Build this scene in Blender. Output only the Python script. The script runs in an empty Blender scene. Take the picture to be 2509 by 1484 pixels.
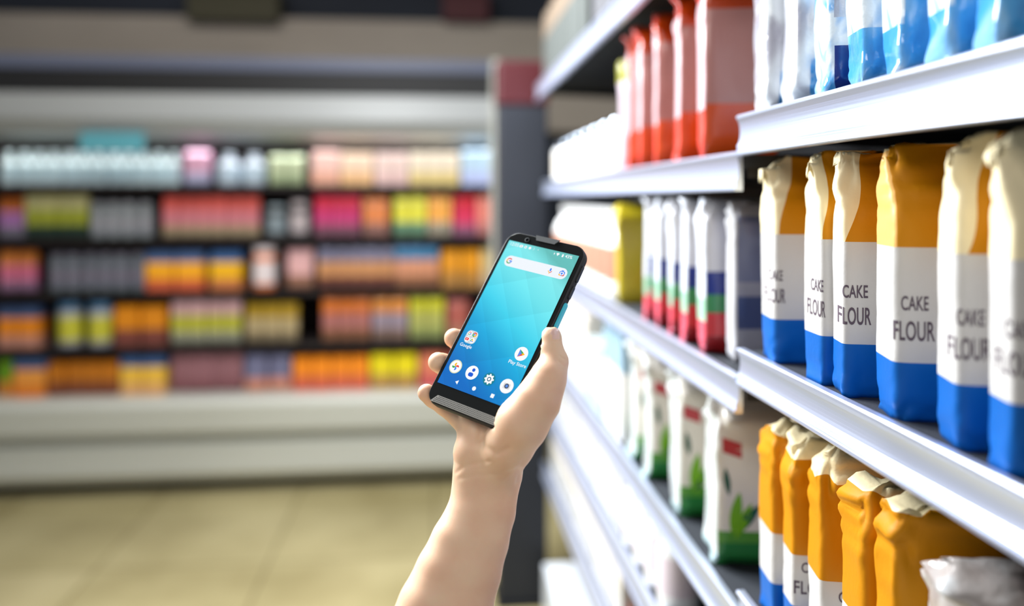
import bpy, bmesh, math, random
import numpy as np
from mathutils import Vector, Matrix, noise
from mathutils.bvhtree import BVHTree
sc = bpy.context.scene
COL = sc.collection
# ------------------------------------------------------------------ camera
FPX, CX, HY = 1980.0, 1254.5, 485.0            # focal length in px, centre column, horizon row (2509 x 1484 frame)
EYE = 1.32
YAW = math.atan(189.5 / 1980.0)
SA, CA = math.sin(YAW), math.cos(YAW)
cam_d = bpy.data.cameras.new('camera'); cam = bpy.data.objects.new('camera', cam_d); COL.objects.link(cam)
cam.location = (0, 0, EYE); cam.rotation_euler = (math.pi / 2, 0, -YAW)
cam_d.sensor_width = 36; cam_d.lens = FPX / 2509 * 36; cam_d.shift_y = -(742 - HY) / 2509
cam_d.clip_start = 0.02; cam_d.clip_end = 60
cam_d.dof.use_dof = True; cam_d.dof.focus_distance = 0.705; cam_d.dof.aperture_fstop = (cam_d.lens / 1000) / 0.0185
sc.camera = cam
# ------------------------------------------------------------------ world, lights, exposure
w = bpy.data.worlds.new('world'); sc.world = w; w.use_nodes = True
w.node_tree.nodes['Background'].inputs[0].default_value = (0.86, 0.93, 1.0, 1)
w.node_tree.nodes['Background'].inputs[1].default_value = 0.38
def area(name, loc, target, size, power, color=(1, 1, 1), size_y=None):
    d = bpy.data.lights.new(name, 'AREA'); d.energy = power; d.color = color; d.size = size
    if size_y: d.shape = 'RECTANGLE'; d.size_y = size_y
    o = bpy.data.objects.new(name, d); COL.objects.link(o); o.location = loc
    o.rotation_euler = (Vector(target) - Vector(loc)).to_track_quat('-Z', 'Y').to_euler()
    return o
area('aisle_light', (-1.05, 1.75, 2.1), (0.34, 0.85, 1.15), 0.6, 72, (0.93, 0.97, 1.0))
area('near_fill_light', (-0.75, -0.35, 2.35), (0.1, 0.75, 1.1), 0.7, 11, (1.0, 0.93, 0.85))  # added fill without a fixture, brightens the camera-facing hand and bag faces
area('far_glare_light', (-0.35, 1.95, 2.45), (0.36, 1.95, 1.0), 0.5, 70, (0.95, 0.98, 1.0))  # added without a fixture, burns the far end of the shelves out to white
area('case_lamp', (-0.9, 3.86, 1.56), (-0.9, 4.0, 1.0), 3.0, 5, (0.95, 0.98, 1.0), 0.04)
area('case_aisle_light', (-0.9, 2.9, 2.9), (-0.9, 3.8, 0.6), 2.4, 26, (1.0, 0.97, 0.92), 0.5)
sc.view_settings.view_transform = 'Standard'; sc.view_settings.look = 'None'
sc.view_settings.exposure = 0.0; sc.view_settings.gamma = 1.0; sc.view_settings.use_curve_mapping = False
# ------------------------------------------------------------------ helpers
def s2l(v):
    v = v / 255.0
    return v / 12.92 if v <= 0.04045 else ((v + 0.055) / 1.055) ** 2.4
def rgb(r, g, b, k=1.0): return (min(1, s2l(r) * k), min(1, s2l(g) * k), min(1, s2l(b) * k), 1)
MATS = {}
def mat(name, col, rough=0.5, metal=0.0, emis=0.0, bump=0.0, bscale=60.0, spec=0.5, coat=0.0, var=0.0, sss=0.0, trans=0.0):
    if name in MATS: return MATS[name]
    m = bpy.data.materials.new(name); m.use_nodes = True; MATS[name] = m
    nt = m.node_tree; b = nt.nodes['Principled BSDF']
    b.inputs['Base Color'].default_value = col; b.inputs['Roughness'].default_value = rough
    b.inputs['Metallic'].default_value = metal; b.inputs['Specular IOR Level'].default_value = spec
    b.inputs['Coat Weight'].default_value = coat; b.inputs['Coat Roughness'].default_value = 0.15
    if trans: b.inputs['Transmission Weight'].default_value = trans
    if emis: b.inputs['Emission Color'].default_value = col; b.inputs['Emission Strength'].default_value = emis
    if sss:
        b.inputs['Subsurface Weight'].default_value = sss; b.inputs['Subsurface Radius'].default_value = (1, 0.35, 0.2)
        b.inputs['Subsurface Scale'].default_value = 0.004
    if bump or var:
        tc = nt.nodes.new('ShaderNodeTexCoord'); n = nt.nodes.new('ShaderNodeTexNoise')
        n.inputs['Scale'].default_value = bscale; n.inputs['Detail'].default_value = 5
        nt.links.new(tc.outputs['Object'], n.inputs['Vector'])
        if bump:
            bp = nt.nodes.new('ShaderNodeBump'); bp.inputs['Strength'].default_value = bump; bp.inputs['Distance'].default_value = 0.002
            nt.links.new(n.outputs['Fac'], bp.inputs['Height']); nt.links.new(bp.outputs['Normal'], b.inputs['Normal'])
        if var:
            mx = nt.nodes.new('ShaderNodeMix'); mx.data_type = 'RGBA'
            mx.inputs[6].default_value = tuple(c * (1 - var) for c in col[:3]) + (1,); mx.inputs[7].default_value = tuple(min(1, c * (1 + var)) for c in col[:3]) + (1,)
            nt.links.new(n.outputs['Fac'], mx.inputs[0]); nt.links.new(mx.outputs[2], b.inputs['Base Color'])
    return m
def obj(name, verts, faces, mats, parent=None, fm=None, smooth=False):
    me = bpy.data.meshes.new(name); me.from_pydata([tuple(v) for v in verts], [], [tuple(f) for f in faces])
    for m in (mats if isinstance(mats, (list, tuple)) else [mats]): me.materials.append(m)
    if fm is not None: me.polygons.foreach_set('material_index', fm)
    if smooth: me.polygons.foreach_set('use_smooth', [True] * len(me.polygons))
    me.update()
    o = bpy.data.objects.new(name, me); COL.objects.link(o)
    if parent: o.parent = parent
    return o
def tag(o, label=None, cat=None, group=None, kind=None):
    if label: o['label'] = label
    if cat: o['category'] = cat
    if group: o['group'] = group
    if kind: o['kind'] = kind
    return o
def empty(name, loc=(0, 0, 0), rz=0.0):
    o = bpy.data.objects.new(name, None); COL.objects.link(o); o.location = loc; o.rotation_euler = (0, 0, rz); o.empty_display_size = 0.02
    return o
def kids(o): return [c for c in COL.objects if c.parent == o]
def copy_tree(o, parent=None, ch=None):
    c = o.copy(); COL.objects.link(c)
    if parent: c.parent = parent
    for k in CH.get(o.name, []):
        d = k.copy(); COL.objects.link(d); d.parent = c
    return c
CH = {}
class MB:
    def __init__(s): s.v, s.f, s.m = [], [], []
    def add(s, v, f, m=0):
        n = len(s.v); s.v += [tuple(p) for p in v]; s.f += [tuple(i + n for i in q) for q in f]; s.m += [m] * len(f)
    def box(s, x0, x1, y0, y1, z0, z1, m=0, b=0.0):
        if b <= 0:
            v = [(x, y, z) for x in (x0, x1) for y in (y0, y1) for z in (z0, z1)]
            s.add(v, [(0, 1, 3, 2), (4, 6, 7, 5), (0, 4, 5, 1), (2, 3, 7, 6), (0, 2, 6, 4), (1, 5, 7, 3)], m)
        else:
            bm = bmesh.new(); bmesh.ops.create_cube(bm, size=1)
            bmesh.ops.scale(bm, vec=(x1 - x0, y1 - y0, z1 - z0), verts=bm.verts)
            bmesh.ops.translate(bm, vec=((x0 + x1) / 2, (y0 + y1) / 2, (z0 + z1) / 2), verts=bm.verts)
            bmesh.ops.bevel(bm, geom=bm.edges[:], offset=b, segments=2, affect='EDGES', profile=0.6)
            bm.verts.index_update(); s.add([v.co[:] for v in bm.verts], [[v.index for v in f.verts] for f in bm.faces], m); bm.free()
    def lathe(s, prof, n=20, cx=0, cy=0, m=0, ms=None):
        v = [(cx + r * math.cos(2 * math.pi * i / n), cy + r * math.sin(2 * math.pi * i / n), z) for r, z in prof for i in range(n)]
        for j in range(len(prof) - 1):
            s_f = [(j * n + i, j * n + (i + 1) % n, (j + 1) * n + (i + 1) % n, (j + 1) * n + i) for i in range(n)]
            if j == 0: base = len(s.v); s.v += v
            s.f += [tuple(base + q for q in ff) for ff in s_f]; s.m += [(ms[j] if ms else m)] * n
        s.f.append(tuple(base + i for i in reversed(range(n)))); s.m.append(ms[0] if ms else m)
        s.f.append(tuple(base + (len(prof) - 1) * n + i for i in range(n))); s.m.append(ms[-1] if ms else m)
    def prism_y(s, prof, y0, y1, m=0):
        n = len(prof); v = [(x, y0, z) for x, z in prof] + [(x, y1, z) for x, z in prof]
        s.add(v, [(i, (i + 1) % n, n + (i + 1) % n, n + i) for i in range(n)] + [tuple(reversed(range(n))), tuple(range(n, 2 * n))], m)
    def build(s, name, mats, parent=None, smooth=False): return obj(name, s.v, s.f, mats, parent, s.m, smooth)
def ray_at_Y(u, v, Y):                              # the point seen at a pixel, at distance Y along the aisle
    r = (u - CX) / FPX; d = Y / (CA - r * SA)
    return Vector((d * (SA + r * CA), Y, EYE - (v - HY) / FPX * d))
def y_of(u, X):                                     # distance along the aisle at which plane X shows in column u
    r = (u - CX) / FPX
    return X * (CA - r * SA) / (SA + r * CA)
def cam2w(x, y, z): return Vector((x * CA + z * SA, -x * SA + z * CA, EYE - y))
def pxd(u, v, z): return ((u - CX) / FPX * z, (v - HY) / FPX * z, z)   # camera-space metres of a pixel at a depth
# ------------------------------------------------------------------ the room
BACKY = 4.75
floor_m = bpy.data.materials.new('vinyl_floor'); floor_m.use_nodes = True
nt = floor_m.node_tree; b = nt.nodes['Principled BSDF']
tc = nt.nodes.new('ShaderNodeTexCoord'); br = nt.nodes.new('ShaderNodeTexBrick'); n1 = nt.nodes.new('ShaderNodeTexNoise'); mx = nt.nodes.new('ShaderNodeMix'); mx.data_type = 'RGBA'; mx.blend_type = 'MULTIPLY'
br.inputs['Scale'].default_value = 1.0; br.inputs['Brick Width'].default_value = 0.6; br.inputs['Row Height'].default_value = 0.6; br.offset = 0
br.inputs['Mortar Size'].default_value = 0.004
br.inputs['Color1'].default_value = rgb(187, 175, 133); br.inputs['Color2'].default_value = rgb(176, 164, 121); br.inputs['Mortar'].default_value = rgb(125, 112, 74)
n1.inputs['Scale'].default_value = 1.6; n1.inputs['Detail'].default_value = 3
nt.links.new(tc.outputs['Object'], br.inputs['Vector']); nt.links.new(tc.outputs['Object'], n1.inputs['Vector'])
rp = nt.nodes.new('ShaderNodeValToRGB'); rp.color_ramp.elements[0].position = 0.35; rp.color_ramp.elements[0].color = (0.72, 0.70, 0.64, 1); rp.color_ramp.elements[1].position = 0.6; rp.color_ramp.elements[1].color = (1, 1, 1, 1)
nt.links.new(n1.outputs['Fac'], rp.inputs[0]); mx.inputs[0].default_value = 1
nt.links.new(br.outputs['Color'], mx.inputs[6]); nt.links.new(rp.outputs[0], mx.inputs[7]); nt.links.new(mx.outputs[2], b.inputs['Base Color'])
b.inputs['Roughness'].default_value = 0.35; b.inputs['Specular IOR Level'].default_value = 0.3
m_ = MB(); m_.box(-5, 1.3, -1.5, BACKY + .1, -.1, 0); tag(m_.build('floor', floor_m), kind='structure')
m_ = MB(); m_.box(-5, 1.3, -1.5, BACKY + .1, 3.1, 3.2); tag(m_.build('ceiling', mat('ceiling_dark', rgb(48, 54, 66), .9)), kind='structure')
m_ = MB(); m_.box(-5, 1.3, BACKY, BACKY + .1, 0, 3.1); tag(m_.build('wall_back', mat('wall_navy', rgb(30, 36, 48), .8, var=.3, bscale=1.5)), kind='structure')
m_ = MB(); m_.box(1.2, 1.3, -1.5, BACKY, 0, 3.1); tag(m_.build('wall_right', mat('wall_grey', rgb(120, 122, 125), .8)), kind='structure')
m_ = MB(); m_.box(-5, 1.2, BACKY - .12, BACKY, 1.7, 2.33, b=.01); tag(m_.build('trim_1', mat('bulkhead_beige', rgb(158, 148, 136), .7, var=.22, bscale=1.3)), kind='structure')
# ------------------------------------------------------------------ materials shared by things
M_black = mat('black_steel', rgb(18, 19, 24), .55)
M_board = mat('shelf_board_black', rgb(38, 42, 50), .7, bump=.25, bscale=300)
M_rail = mat('aluminium_rail', rgb(206, 215, 240), .32, metal=.7, spec=.6)
_nt = M_rail.node_tree; _tc = _nt.nodes.new('ShaderNodeTexCoord'); _mp = _nt.nodes.new('ShaderNodeMapping'); _mp.inputs['Scale'].default_value = (900, 3, 900)
_n = _nt.nodes.new('ShaderNodeTexNoise'); _n.inputs['Scale'].default_value = 1; _b = _nt.nodes.new('ShaderNodeBump'); _b.inputs['Strength'].default_value = .25; _b.inputs['Distance'].default_value = .0004
_nt.links.new(_tc.outputs['Object'], _mp.inputs[0]); _nt.links.new(_mp.outputs[0], _n.inputs['Vector']); _nt.links.new(_n.outputs['Fac'], _b.inputs['Height']); _nt.links.new(_b.outputs['Normal'], _nt.nodes['Principled BSDF'].inputs['Normal'])
M_railw = mat('white_rail', rgb(238, 243, 250), .3, spec=.5)
# ------------------------------------------------------------------ right gondola
W = 0.342; BND = y_of(1805, W); FAR_END = 2.55
GBACK = 0.80
def rail_prof(z0, z1, x):
    h = z1 - z0; P = [(x + .008, z1), (x + .001, z1), (x - .001, z1 - .0015), (x - .001, z1 - .004)]
    for k in range(9):                               # shallow concave label channel with ridges
        t = k / 8; P.append((x + .0035 * math.sin(math.pi * t) ** .6, z1 - .005 - t * (h - .016)))
    for k in range(3):
        zz = z0 + .0105 - k * .0022; P += [(x - .0004, zz), (x + .0007, zz - .0011)]
    P += [(x - .0018, z0 + .0038), (x - .0022, z0 + .0012), (x - .001, z0), (x + .008, z0)]
    return P
def make_shelf(y0, y1, zb, zt, label, x=W, railmat=None):
    t = empty('gondola_shelf', (x, y0, zt)); tag(t, label, 'shelf', None)
    m = MB(); m.prism_y([(px - x, pz - zt) for px, pz in rail_prof(zb, zt, x)], 0, y1 - y0); m.build('price_rail', railmat or M_rail, t)
    m = MB(); m.box(.0081, GBACK - x - .02, .001, y1 - y0 - .001, -.018, -.003); m.build('board', M_board, t)
    for yy in (.004, y1 - y0 - .007):
        m = MB(); m.add([(.015, yy, -.018), (GBACK - x - .021, yy, -.018), (GBACK - x - .021, yy, -.045), (.015, yy, -.030), (.015, yy + .003, -.018), (GBACK - x - .021, yy + .003, -.018), (GBACK - x - .021, yy + .003, -.045), (.015, yy + .003, -.030)], [(0, 1, 2, 3), (7, 6, 5, 4), (0, 4, 5, 1), (1, 5, 6, 2), (2, 6, 7, 3), (3, 7, 4, 0)])
        m.build('bracket', M_black, t)
    return t
def sec_gondola(y0, y1, label):
    g = empty('shelving_bay', (GBACK, y0, 0)); tag(g, label, 'shelving')
    m = MB(); m.box(-.012, .012, .002, y1 - y0 - .002, .0, 2.25); m.build('back_panel', M_black, g)
    for yy in (0.006, y1 - y0 - .03):
        m = MB(); m.box(-.019, -.0125, yy, yy + .02, 0, 2.25); m.build('upright', M_black, g)
    m = MB(); m.box(W - GBACK + .002, -.013, .002, y1 - y0 - .002, 0, .16, b=.004); m.build('plinth', M_railw, g)
sec_gondola(-.45, BND - .002, 'black frame of the near shelving bay that carries the cake flour')
sec_gondola(BND + .002, FAR_END, 'black frame of the far shelving bay next to the dark post')
Z = dict(nA=(1.368, 1.414), nB=(1.108, 1.150), nC=(.832, .875), nD=(.56, .6), fU=(1.625, 1.676), fA=(1.328, 1.373), fM=(1.074, 1.117), fL=(.808, .852), fN=(.631, .675), fO=(.44, .485), fP=(.2, .245))
S = {}
lab = dict(nA='near shelf with white metal price rail above the cake flour, carrying blue film packs', nB='near shelf with white metal price rail under the standing row of cake flour bags',
           nC='near shelf under the lower row of mustard flour bags', fU='highest shelf of the far bay, its pale rail rising steeply at the top',
           fA='far bay shelf with a short white rail under the red and orange bags', fM='far bay shelf whose blurred rail runs under the blue, green and red striped bags',
           fL='far bay shelf with a bright rail under the white pouches with green leaves', fN='low far bay shelf just below the one with the leafy pouches', fO='very low far bay shelf, its bright rail slanting steeply down')
for k in ('nA', 'nB', 'nC'): S[k] = make_shelf(-.45, BND - .001, *Z[k], lab[k])
for k in ('fU', 'fA', 'fM', 'fL', 'fN', 'fO'): S[k] = make_shelf(BND + .002, FAR_END - .01, *Z[k], lab[k], x=W + (.0 if k != 'fU' else -.022))
# dark post with a red cap at the end of the far bay
post = empty('merchandising_post', (.285, 2.66, 0)); tag(post, 'dark square post with a deep red cap where the right shelving ends', 'post')
m_ = MB(); m_.box(-.080, .080, -.06, .06, .012, 1.622, b=.006); m_.build('column', mat('post_navy', rgb(22, 26, 36), .6), post)
m_ = MB(); m_.box(-.084, .084, -.066, .066, 1.622, 1.765, b=.008); m_.build('cap', mat('cap_red', rgb(64, 2, 11), .5), post)
m_ = MB(); m_.box(-.088, .088, -.075, .075, 0, .012, b=.003); m_.build('base_plate', M_black, post)
# ------------------------------------------------------------------ bags
def ridge(p, s=0.0):
    return abs(noise.noise(Vector(p) + Vector((s, s * .7, s * 1.3)))) * 2
def bag_mesh(name, H, Wd, T, mats, fmat, seed=0, top='fold', amp=.0022, nu=80, nv=56, sway=.0):
    """upright bag standing on z=0; local -Y is the broad face, local -X the gusset"""
    rnd = random.Random(seed); V = []; F = []; FM = []
    ne = 9.0
    zs = sorted(set([i / nv for i in range(nv + 1)]))
    def prof(v):
        tf = 1 + .04 * math.sin(math.pi * min(1, v * 1.25)); wf = 1 - .05 * math.exp(-v * 18); tf *= 1 - .10 * math.exp(-v * 18)
        if top == 'fold' and v > .70:
            q = (v - .70) / .30; q = q * q * (3 - 2 * q); tf *= 1 - .80 * q; wf *= 1 + .03 * q
        if top == 'crumple' and v > .86:
            q = (v - .86) / .14; tf *= 1 - .22 * q * q; wf *= 1 - .16 * q * q
        if top == 'pillow':
            if v > .85: q = (v - .85) / .15; tf *= 1 - .93 * q ** 1.5; wf *= 1 + .02 * q
            if v < .08: q = (.08 - v) / .08; tf *= 1 - .35 * q
        return wf, tf
    s1 = rnd.uniform(0, 50)
    lean = rnd.uniform(-1, 1) * .006
    for j, v in enumerate(zs):
        wf, tf = prof(v)
        for i in range(nu):
            a = 2 * math.pi * (i + .5) / nu; c, s = math.cos(a), math.sin(a)
            x = Wd / 2 * wf * math.copysign(abs(c) ** (2 / ne), c); y = T / 2 * tf * math.copysign(abs(s) ** (2 / ne), s)
            z = v * H
            q = max(0, (v - .62) / .38); bq = max(0, (.16 - v) / .16)
            am = amp * (.45 + 2.6 * q ** 1.3 + 1.3 * bq)
            n = (ridge((x * 26, y * 26, z * 14), s1) - .35) * am + (ridge((x * 60, y * 60, z * 50), s1 + 9) - .3) * am * (.22 + .9 * q + .9 * bq)
            L = math.hypot(x / Wd, y / T) + 1e-6; nx, ny = x / Wd / L, y / T / L
            x += nx * n; y += ny * n
            if top == 'fold':
                x += sway * q ** 2 * Wd * .12; y += lean * q ** 2 * 2 + math.sin(x * 90 + s1) * .003 * q ** 2
                if v > .96: z -= .010 * (abs(x) / (Wd / 2)) ** 3 * rnd.uniform(.6, 1) - .004 * math.sin(x * 120 + s1)
                elif q > 0: z += .002 * math.sin(x * 80 + s1) * q
            if top == 'crumple': z += (ridge((x * 45, y * 45, 3), s1) - .4) * .006 * q
            V.append((x, y, max(0.0, z) if v > 0 else 0.0))
    R = len(zs)
    for j in range(R - 1):
        for i in range(nu):
            k = (i + 1) % nu; F.append((j * nu + i, j * nu + k, (j + 1) * nu + k, (j + 1) * nu + i))
            a = 2 * math.pi * (i + 1) / nu; v = (zs[j] + zs[j + 1]) / 2
            FM.append(fmat(v * H, math.cos(a), math.sin(a), v, V[j * nu + i]))
    base = len(V); F.append(tuple(reversed(range(nu)))); FM.append(fmat(0.001, 0, -1, 0, (0, 0, 0)))
    last = (R - 1) * nu; caps = 6; prev = last
    for q in range(1, caps + 1):
        st = len(V); kf = 1 - q / caps * .97
        for i in range(nu):
            x, y, z = V[last + i]; d = (ridge((x * kf * 55, y * kf * 55, 7), s1) - .35) * (.009 if top == 'crumple' else .0015)
            V.append((x * kf, y * kf, z * 1 + (d if q < caps else 0) - (.004 * (1 - kf) if top == 'fold' else 0) + (.006 * (1 - kf) if top == 'crumple' else 0)))
        for i in range(nu):
            k = (i + 1) % nu; F.append((prev + i, prev + k, st + k, st + i)); FM.append(fmat(H, 0, 0, 1.01, V[st + i]))
        prev = st
    F.append(tuple(prev + i for i in range(nu))); FM.append(fmat(H, 0, 0, 1.01, (0, 0, H)))
    me = bpy.data.meshes.new(name); me.from_pydata(V, [], F)
    for m in mats: me.materials.append(m)
    me.polygons.foreach_set('material_index', FM); me.polygons.foreach_set('use_smooth', [True] * len(F)); me.update()
    return me
def text_geo(s, size, bold=.0, squeeze=1.0, cuts=0):
    cu = bpy.data.curves.new('t', 'FONT'); cu.body = s; cu.size = size; cu.align_x = 'CENTER'; cu.align_y = 'CENTER'; cu.offset = bold; cu.resolution_u = 4; cu.space_character = 1.02
    o = bpy.data.objects.new('t', cu); me = bpy.data.meshes.new_from_object(o); bm = bmesh.new(); bm.from_mesh(me)
    bmesh.ops.triangulate(bm, faces=bm.faces[:])
    for _ in range(cuts):
        lim = size * .10
        es = [e for e in bm.edges if e.calc_length() > lim]
        if es: bmesh.ops.subdivide_edges(bm, edges=es, cuts=1); bmesh.ops.triangulate(bm, faces=bm.faces[:])
    bm.verts.index_update()
    v = [(p.co.x * squeeze, p.co.y) for p in bm.verts]; f = [tuple(q.index for q in fa.verts) for fa in bm.faces]
    bm.free(); bpy.data.objects.remove(o); bpy.data.curves.remove(cu); bpy.data.meshes.remove(me)
    return v, f
INK = mat('dark_ink', rgb(84, 70, 84), .6)
def print_text(bag, bvh, s, size, u0, z0, parent, ang=0.0, squeeze=.8, name='lettering', mt=None, bold=0.0, tilt=0.0, width=None):
    """ink printed on the bag: the letters are laid on its surface along a horizontal direction in bag space"""
    v, f = text_geo(s, size, bold * size, 1.0 if width else squeeze, 3)
    if width:
        wx = max(x for x, y in v) - min(x for x, y in v); v = [(x * width / wx, y) for x, y in v]
    d = Vector((math.sin(ang), math.cos(ang), 0)); r = Vector((math.cos(ang), -math.sin(ang), 0)); P = []; good = []
    for x, z in v:
        o = r * (u0 + x) - d * .2 + Vector((0, 0, z0 + z + x * tilt))
        h, n, i, dd = bvh.ray_cast(o, d)
        good.append(h is not None); P.append((h - d * .0005) if h else o)
    f = [q for q in f if all(good[k] for k in q)]
    if f:
        used = sorted(set(k for q in f for k in q)); ix = {k: i for i, k in enumerate(used)}
        o = obj(name, [P[k] for k in used], [tuple(ix[k] for k in q) for q in f], mt or INK, parent)
        return o
M_must = mat('paper_mustard', rgb(198, 130, 0), .55, bump=.15, bscale=180, spec=.25)
_nt = M_must.node_tree; _at = _nt.nodes.new('ShaderNodeAttribute'); _at.attribute_name = 'print_edge'; _lt = _nt.nodes.new('ShaderNodeMath'); _lt.operation = 'LESS_THAN'; _lt.inputs[1].default_value = -1e-5
_mx = _nt.nodes.new('ShaderNodeMix'); _mx.data_type = 'RGBA'; _mx.inputs[6].default_value = rgb(198, 130, 0); _mx.inputs[7].default_value = rgb(240, 226, 188)
_nt.links.new(_at.outputs['Fac'], _lt.inputs[0]); _nt.links.new(_lt.outputs[0], _mx.inputs[0]); _nt.links.new(_mx.outputs[2], _nt.nodes['Principled BSDF'].inputs['Base Color'])
M_white = mat('paper_white', rgb(202, 200, 199), .5, bump=.15, bscale=180, spec=.3)
M_blue = mat('paper_blue', rgb(0, 92, 176), .45, bump=.15, bscale=180, spec=.3)
M_cream = mat('paper_cream', rgb(244, 228, 186), .36, bump=.7, bscale=75, spec=.4)
M_peach = mat('paper_peach', rgb(240, 184, 100), .5, bump=.15, bscale=180)
FL = [M_must, M_white, M_blue, M_cream, M_peach]
def flour_fmat(style, blue=.046, white=.134, spread=0, Wd=0):
    def f(z, cx, sy, v, p):
        if v > 1: return 3
        if z < blue: return 2
        if z < white: return 1
        gus = cx < -.72
        
        if style == 'peach' and gus: return 4
        if style == 'creamtop' and z > .190: return 3
        return 0
    return f
def place_bag(me, loc, rz, name, label, cat='bag', group=None):
    o = bpy.data.objects.new(name, me); COL.objects.link(o); o.location = loc; o.rotation_euler = (0, 0, rz)
    return tag(o, label, cat, group)
def corner_place(me, Xc, u, Wd, T, th, z, *a, **k):
    """put the bag so that the bag corner towards the aisle and the camera shows at column u on plane Xc"""
    Y = y_of(u, Xc); rz = -th; c, s = math.cos(rz), math.sin(rz)
    lx, ly = -Wd / 2, -T / 2; off = (lx * c - ly * s, lx * s + ly * c)
    lo, hi = None, None
    return place_bag(me, (Xc - off[0], Y - off[1], z), rz, *a, **k)
R_ = math.radians
G1 = 'cake flour bags in a row on the upper near shelf'
flour = [  # column of the fold, rotation, depth T, width W, (style, spread of the cream fold), (text offset, widths), label
    (1897, 8, .056, .085, ('cream', .26), (.000, .0150, .0215), 'white cake flour bag, mustard top, furthest from the camera in the upper row', 11, -.3),
    (2013, 4, .044, .080, ('cream', .10), (-.005, .0110, .0160), 'slim cake flour bag with a dented white side, second furthest in the upper row', 12, .2),
    (2066, 12, .036, .085, ('cream', .22), (.0085, .0205, .0270), 'cake flour bag with an open curled cream top, third furthest in the upper row', 13, .3),
    (2190, 14, .052, .090, ('peach', .0), (.0136, .0190, .0290), 'cake flour bag with a pale orange strip down its mustard top', 14, .2),
    (2345, 15, .042, .088, ('cream', .26), (.0068, .0170, .0260), 'cake flour bag with wide cream fold, second from the right photo edge', 15, .3),
    (2482, 12, .035, .090, ('cream', .5), (.0015, .0150, .0235), 'pale-topped cake flour bag cut off by the right photo edge', 16, .1)]
for (u, th, T, Wd, style, tx, label, sd, sway) in flour:
    me = bag_mesh('flour_bag', .216, Wd, T, FL, flour_fmat(style[0], spread=style[1], Wd=Wd), sd, 'fold', .0024, sway=sway)
    if style[0] == 'cream':                        # where the unprinted cream fold of the paper ends and the mustard begins
        at = me.attributes.new('print_edge', 'FLOAT', 'POINT')
        at.data.foreach_set('value', [(v.co.x + Wd / 2 * .93 - max(0, v.co.z - .128) * style[1] - .0025 * math.sin(v.co.z * 80 + sd)) if v.co.y < T * .6 else 1.0 for v in me.vertices])
    o = corner_place(me, .353, u, Wd, T, R_(th), Z['nB'][1] - .003, 'flour_bag', label, group=G1)
    bvh = BVHTree.FromPolygons([v.co for v in me.vertices], [list(p.vertices) for p in me.polygons])
    an = math.atan2(.353, y_of(u, .353)) - R_(th); fo = -Wd / 2 * math.cos(an) + T / 2 * math.sin(an) + tx[0]
    print_text(o, bvh, 'CAKE', .0155, fo + .001, .0915, o, an, width=tx[1], bold=.012)
    print_text(o, bvh, 'FLOUR', .0210, fo, .0700, o, an, width=tx[2], bold=.012)
# lower row
G2 = 'mustard flour bags in the lower row'
low = [(1892, 6, .050, .080, 'none', 21, .198, 'flat-fronted mustard, white and blue flour bag at the far end of the lower row'),
       (1942, 8, .036, .080, 'creamtop', 22, .203, 'flour bag with rounded cream crumpled top, second furthest in the lower row'),
       (2010, 10, .042, .095, 'creamtop', 23, .207, 'flour bag with bright scrunched cream top, middle of the lower row'),
       (2118, 4, .048, .088, 'none', 24, .200, 'flat dark mustard flour bag in the lower row behind the foil-topped one'),
       (2192, 4, .034, .100, 'none', 25, .203, 'large mustard flour bag with creased shiny top, nearest in the lower row')]
for (u, th, T, Wd, style, sd, H, label) in low:
    me = bag_mesh('flour_bag', H, Wd, T, FL, flour_fmat(style, .043, .096), sd, 'crumple', .0028)
    o = corner_place(me, .353, u, Wd, T, R_(th), Z['nC'][1] - .003, 'flour_bag', label, group=G2)
    bvh = BVHTree.FromPolygons([v.co for v in me.vertices], [list(p.vertices) for p in me.polygons])
    if sd in (22, 23):
        print_text(o, bvh, 'CAKE', .0140, -.018, .082, o, 0, .78, bold=.012); print_text(o, bvh, 'FLOUR', .0185, -.018, .062, o, 0, .74, bold=.012)
# glossy film packs: pattern material
def film(name, cols, scale=(20, 20, 9), rough=.12, seed=0.0, bump=.5):
    m = bpy.data.materials.new(name); m.use_nodes = True; nt = m.node_tree; b = nt.nodes['Principled BSDF']
    tc = nt.nodes.new('ShaderNodeTexCoord'); mp = nt.nodes.new('ShaderNodeMapping'); n = nt.nodes.new('ShaderNodeTexNoise'); r = nt.nodes.new('ShaderNodeValToRGB')
    mp.inputs['Scale'].default_value = scale; mp.inputs['Location'].default_value = (seed, seed * 2, seed * 3)
    n.inputs['Scale'].default_value = 1; n.inputs['Detail'].default_value = 2.5; n.inputs['Distortion'].default_value = 1.2
    nt.links.new(tc.outputs['Object'], mp.inputs[0]); nt.links.new(mp.outputs[0], n.inputs['Vector']); nt.links.new(n.outputs['Fac'], r.inputs[0])
    e = r.color_ramp.elements
    while len(e) < len(cols): e.new(.5)
    for k, (p, c) in enumerate(cols): e[k].position = p; e[k].color = c
    nt.links.new(r.outputs[0], b.inputs['Base Color']); b.inputs['Roughness'].default_value = rough; b.inputs['Coat Weight'].default_value = .6; b.inputs['Coat Roughness'].default_value = .08
    n2 = nt.nodes.new('ShaderNodeTexNoise'); n2.inputs['Scale'].default_value = 70; n2.inputs['Detail'].default_value = 3; bp = nt.nodes.new('ShaderNodeBump'); bp.inputs['Strength'].default_value = bump; bp.inputs['Distance'].default_value = .003
    nt.links.new(tc.outputs['Object'], n2.inputs['Vector']); nt.links.new(n2.outputs['Fac'], bp.inputs['Height']); nt.links.new(bp.outputs['Normal'], b.inputs['Normal'])
    return m
cw, cg, cb, cd, cn = rgb(232, 240, 245), rgb(172, 172, 184), rgb(70, 160, 225), rgb(10, 80, 165), rgb(16, 50, 130)
FA = film('film_clear_grey', [(0, cg), (.42, cg), (.55, cw), (1, cw)], seed=1)
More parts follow.
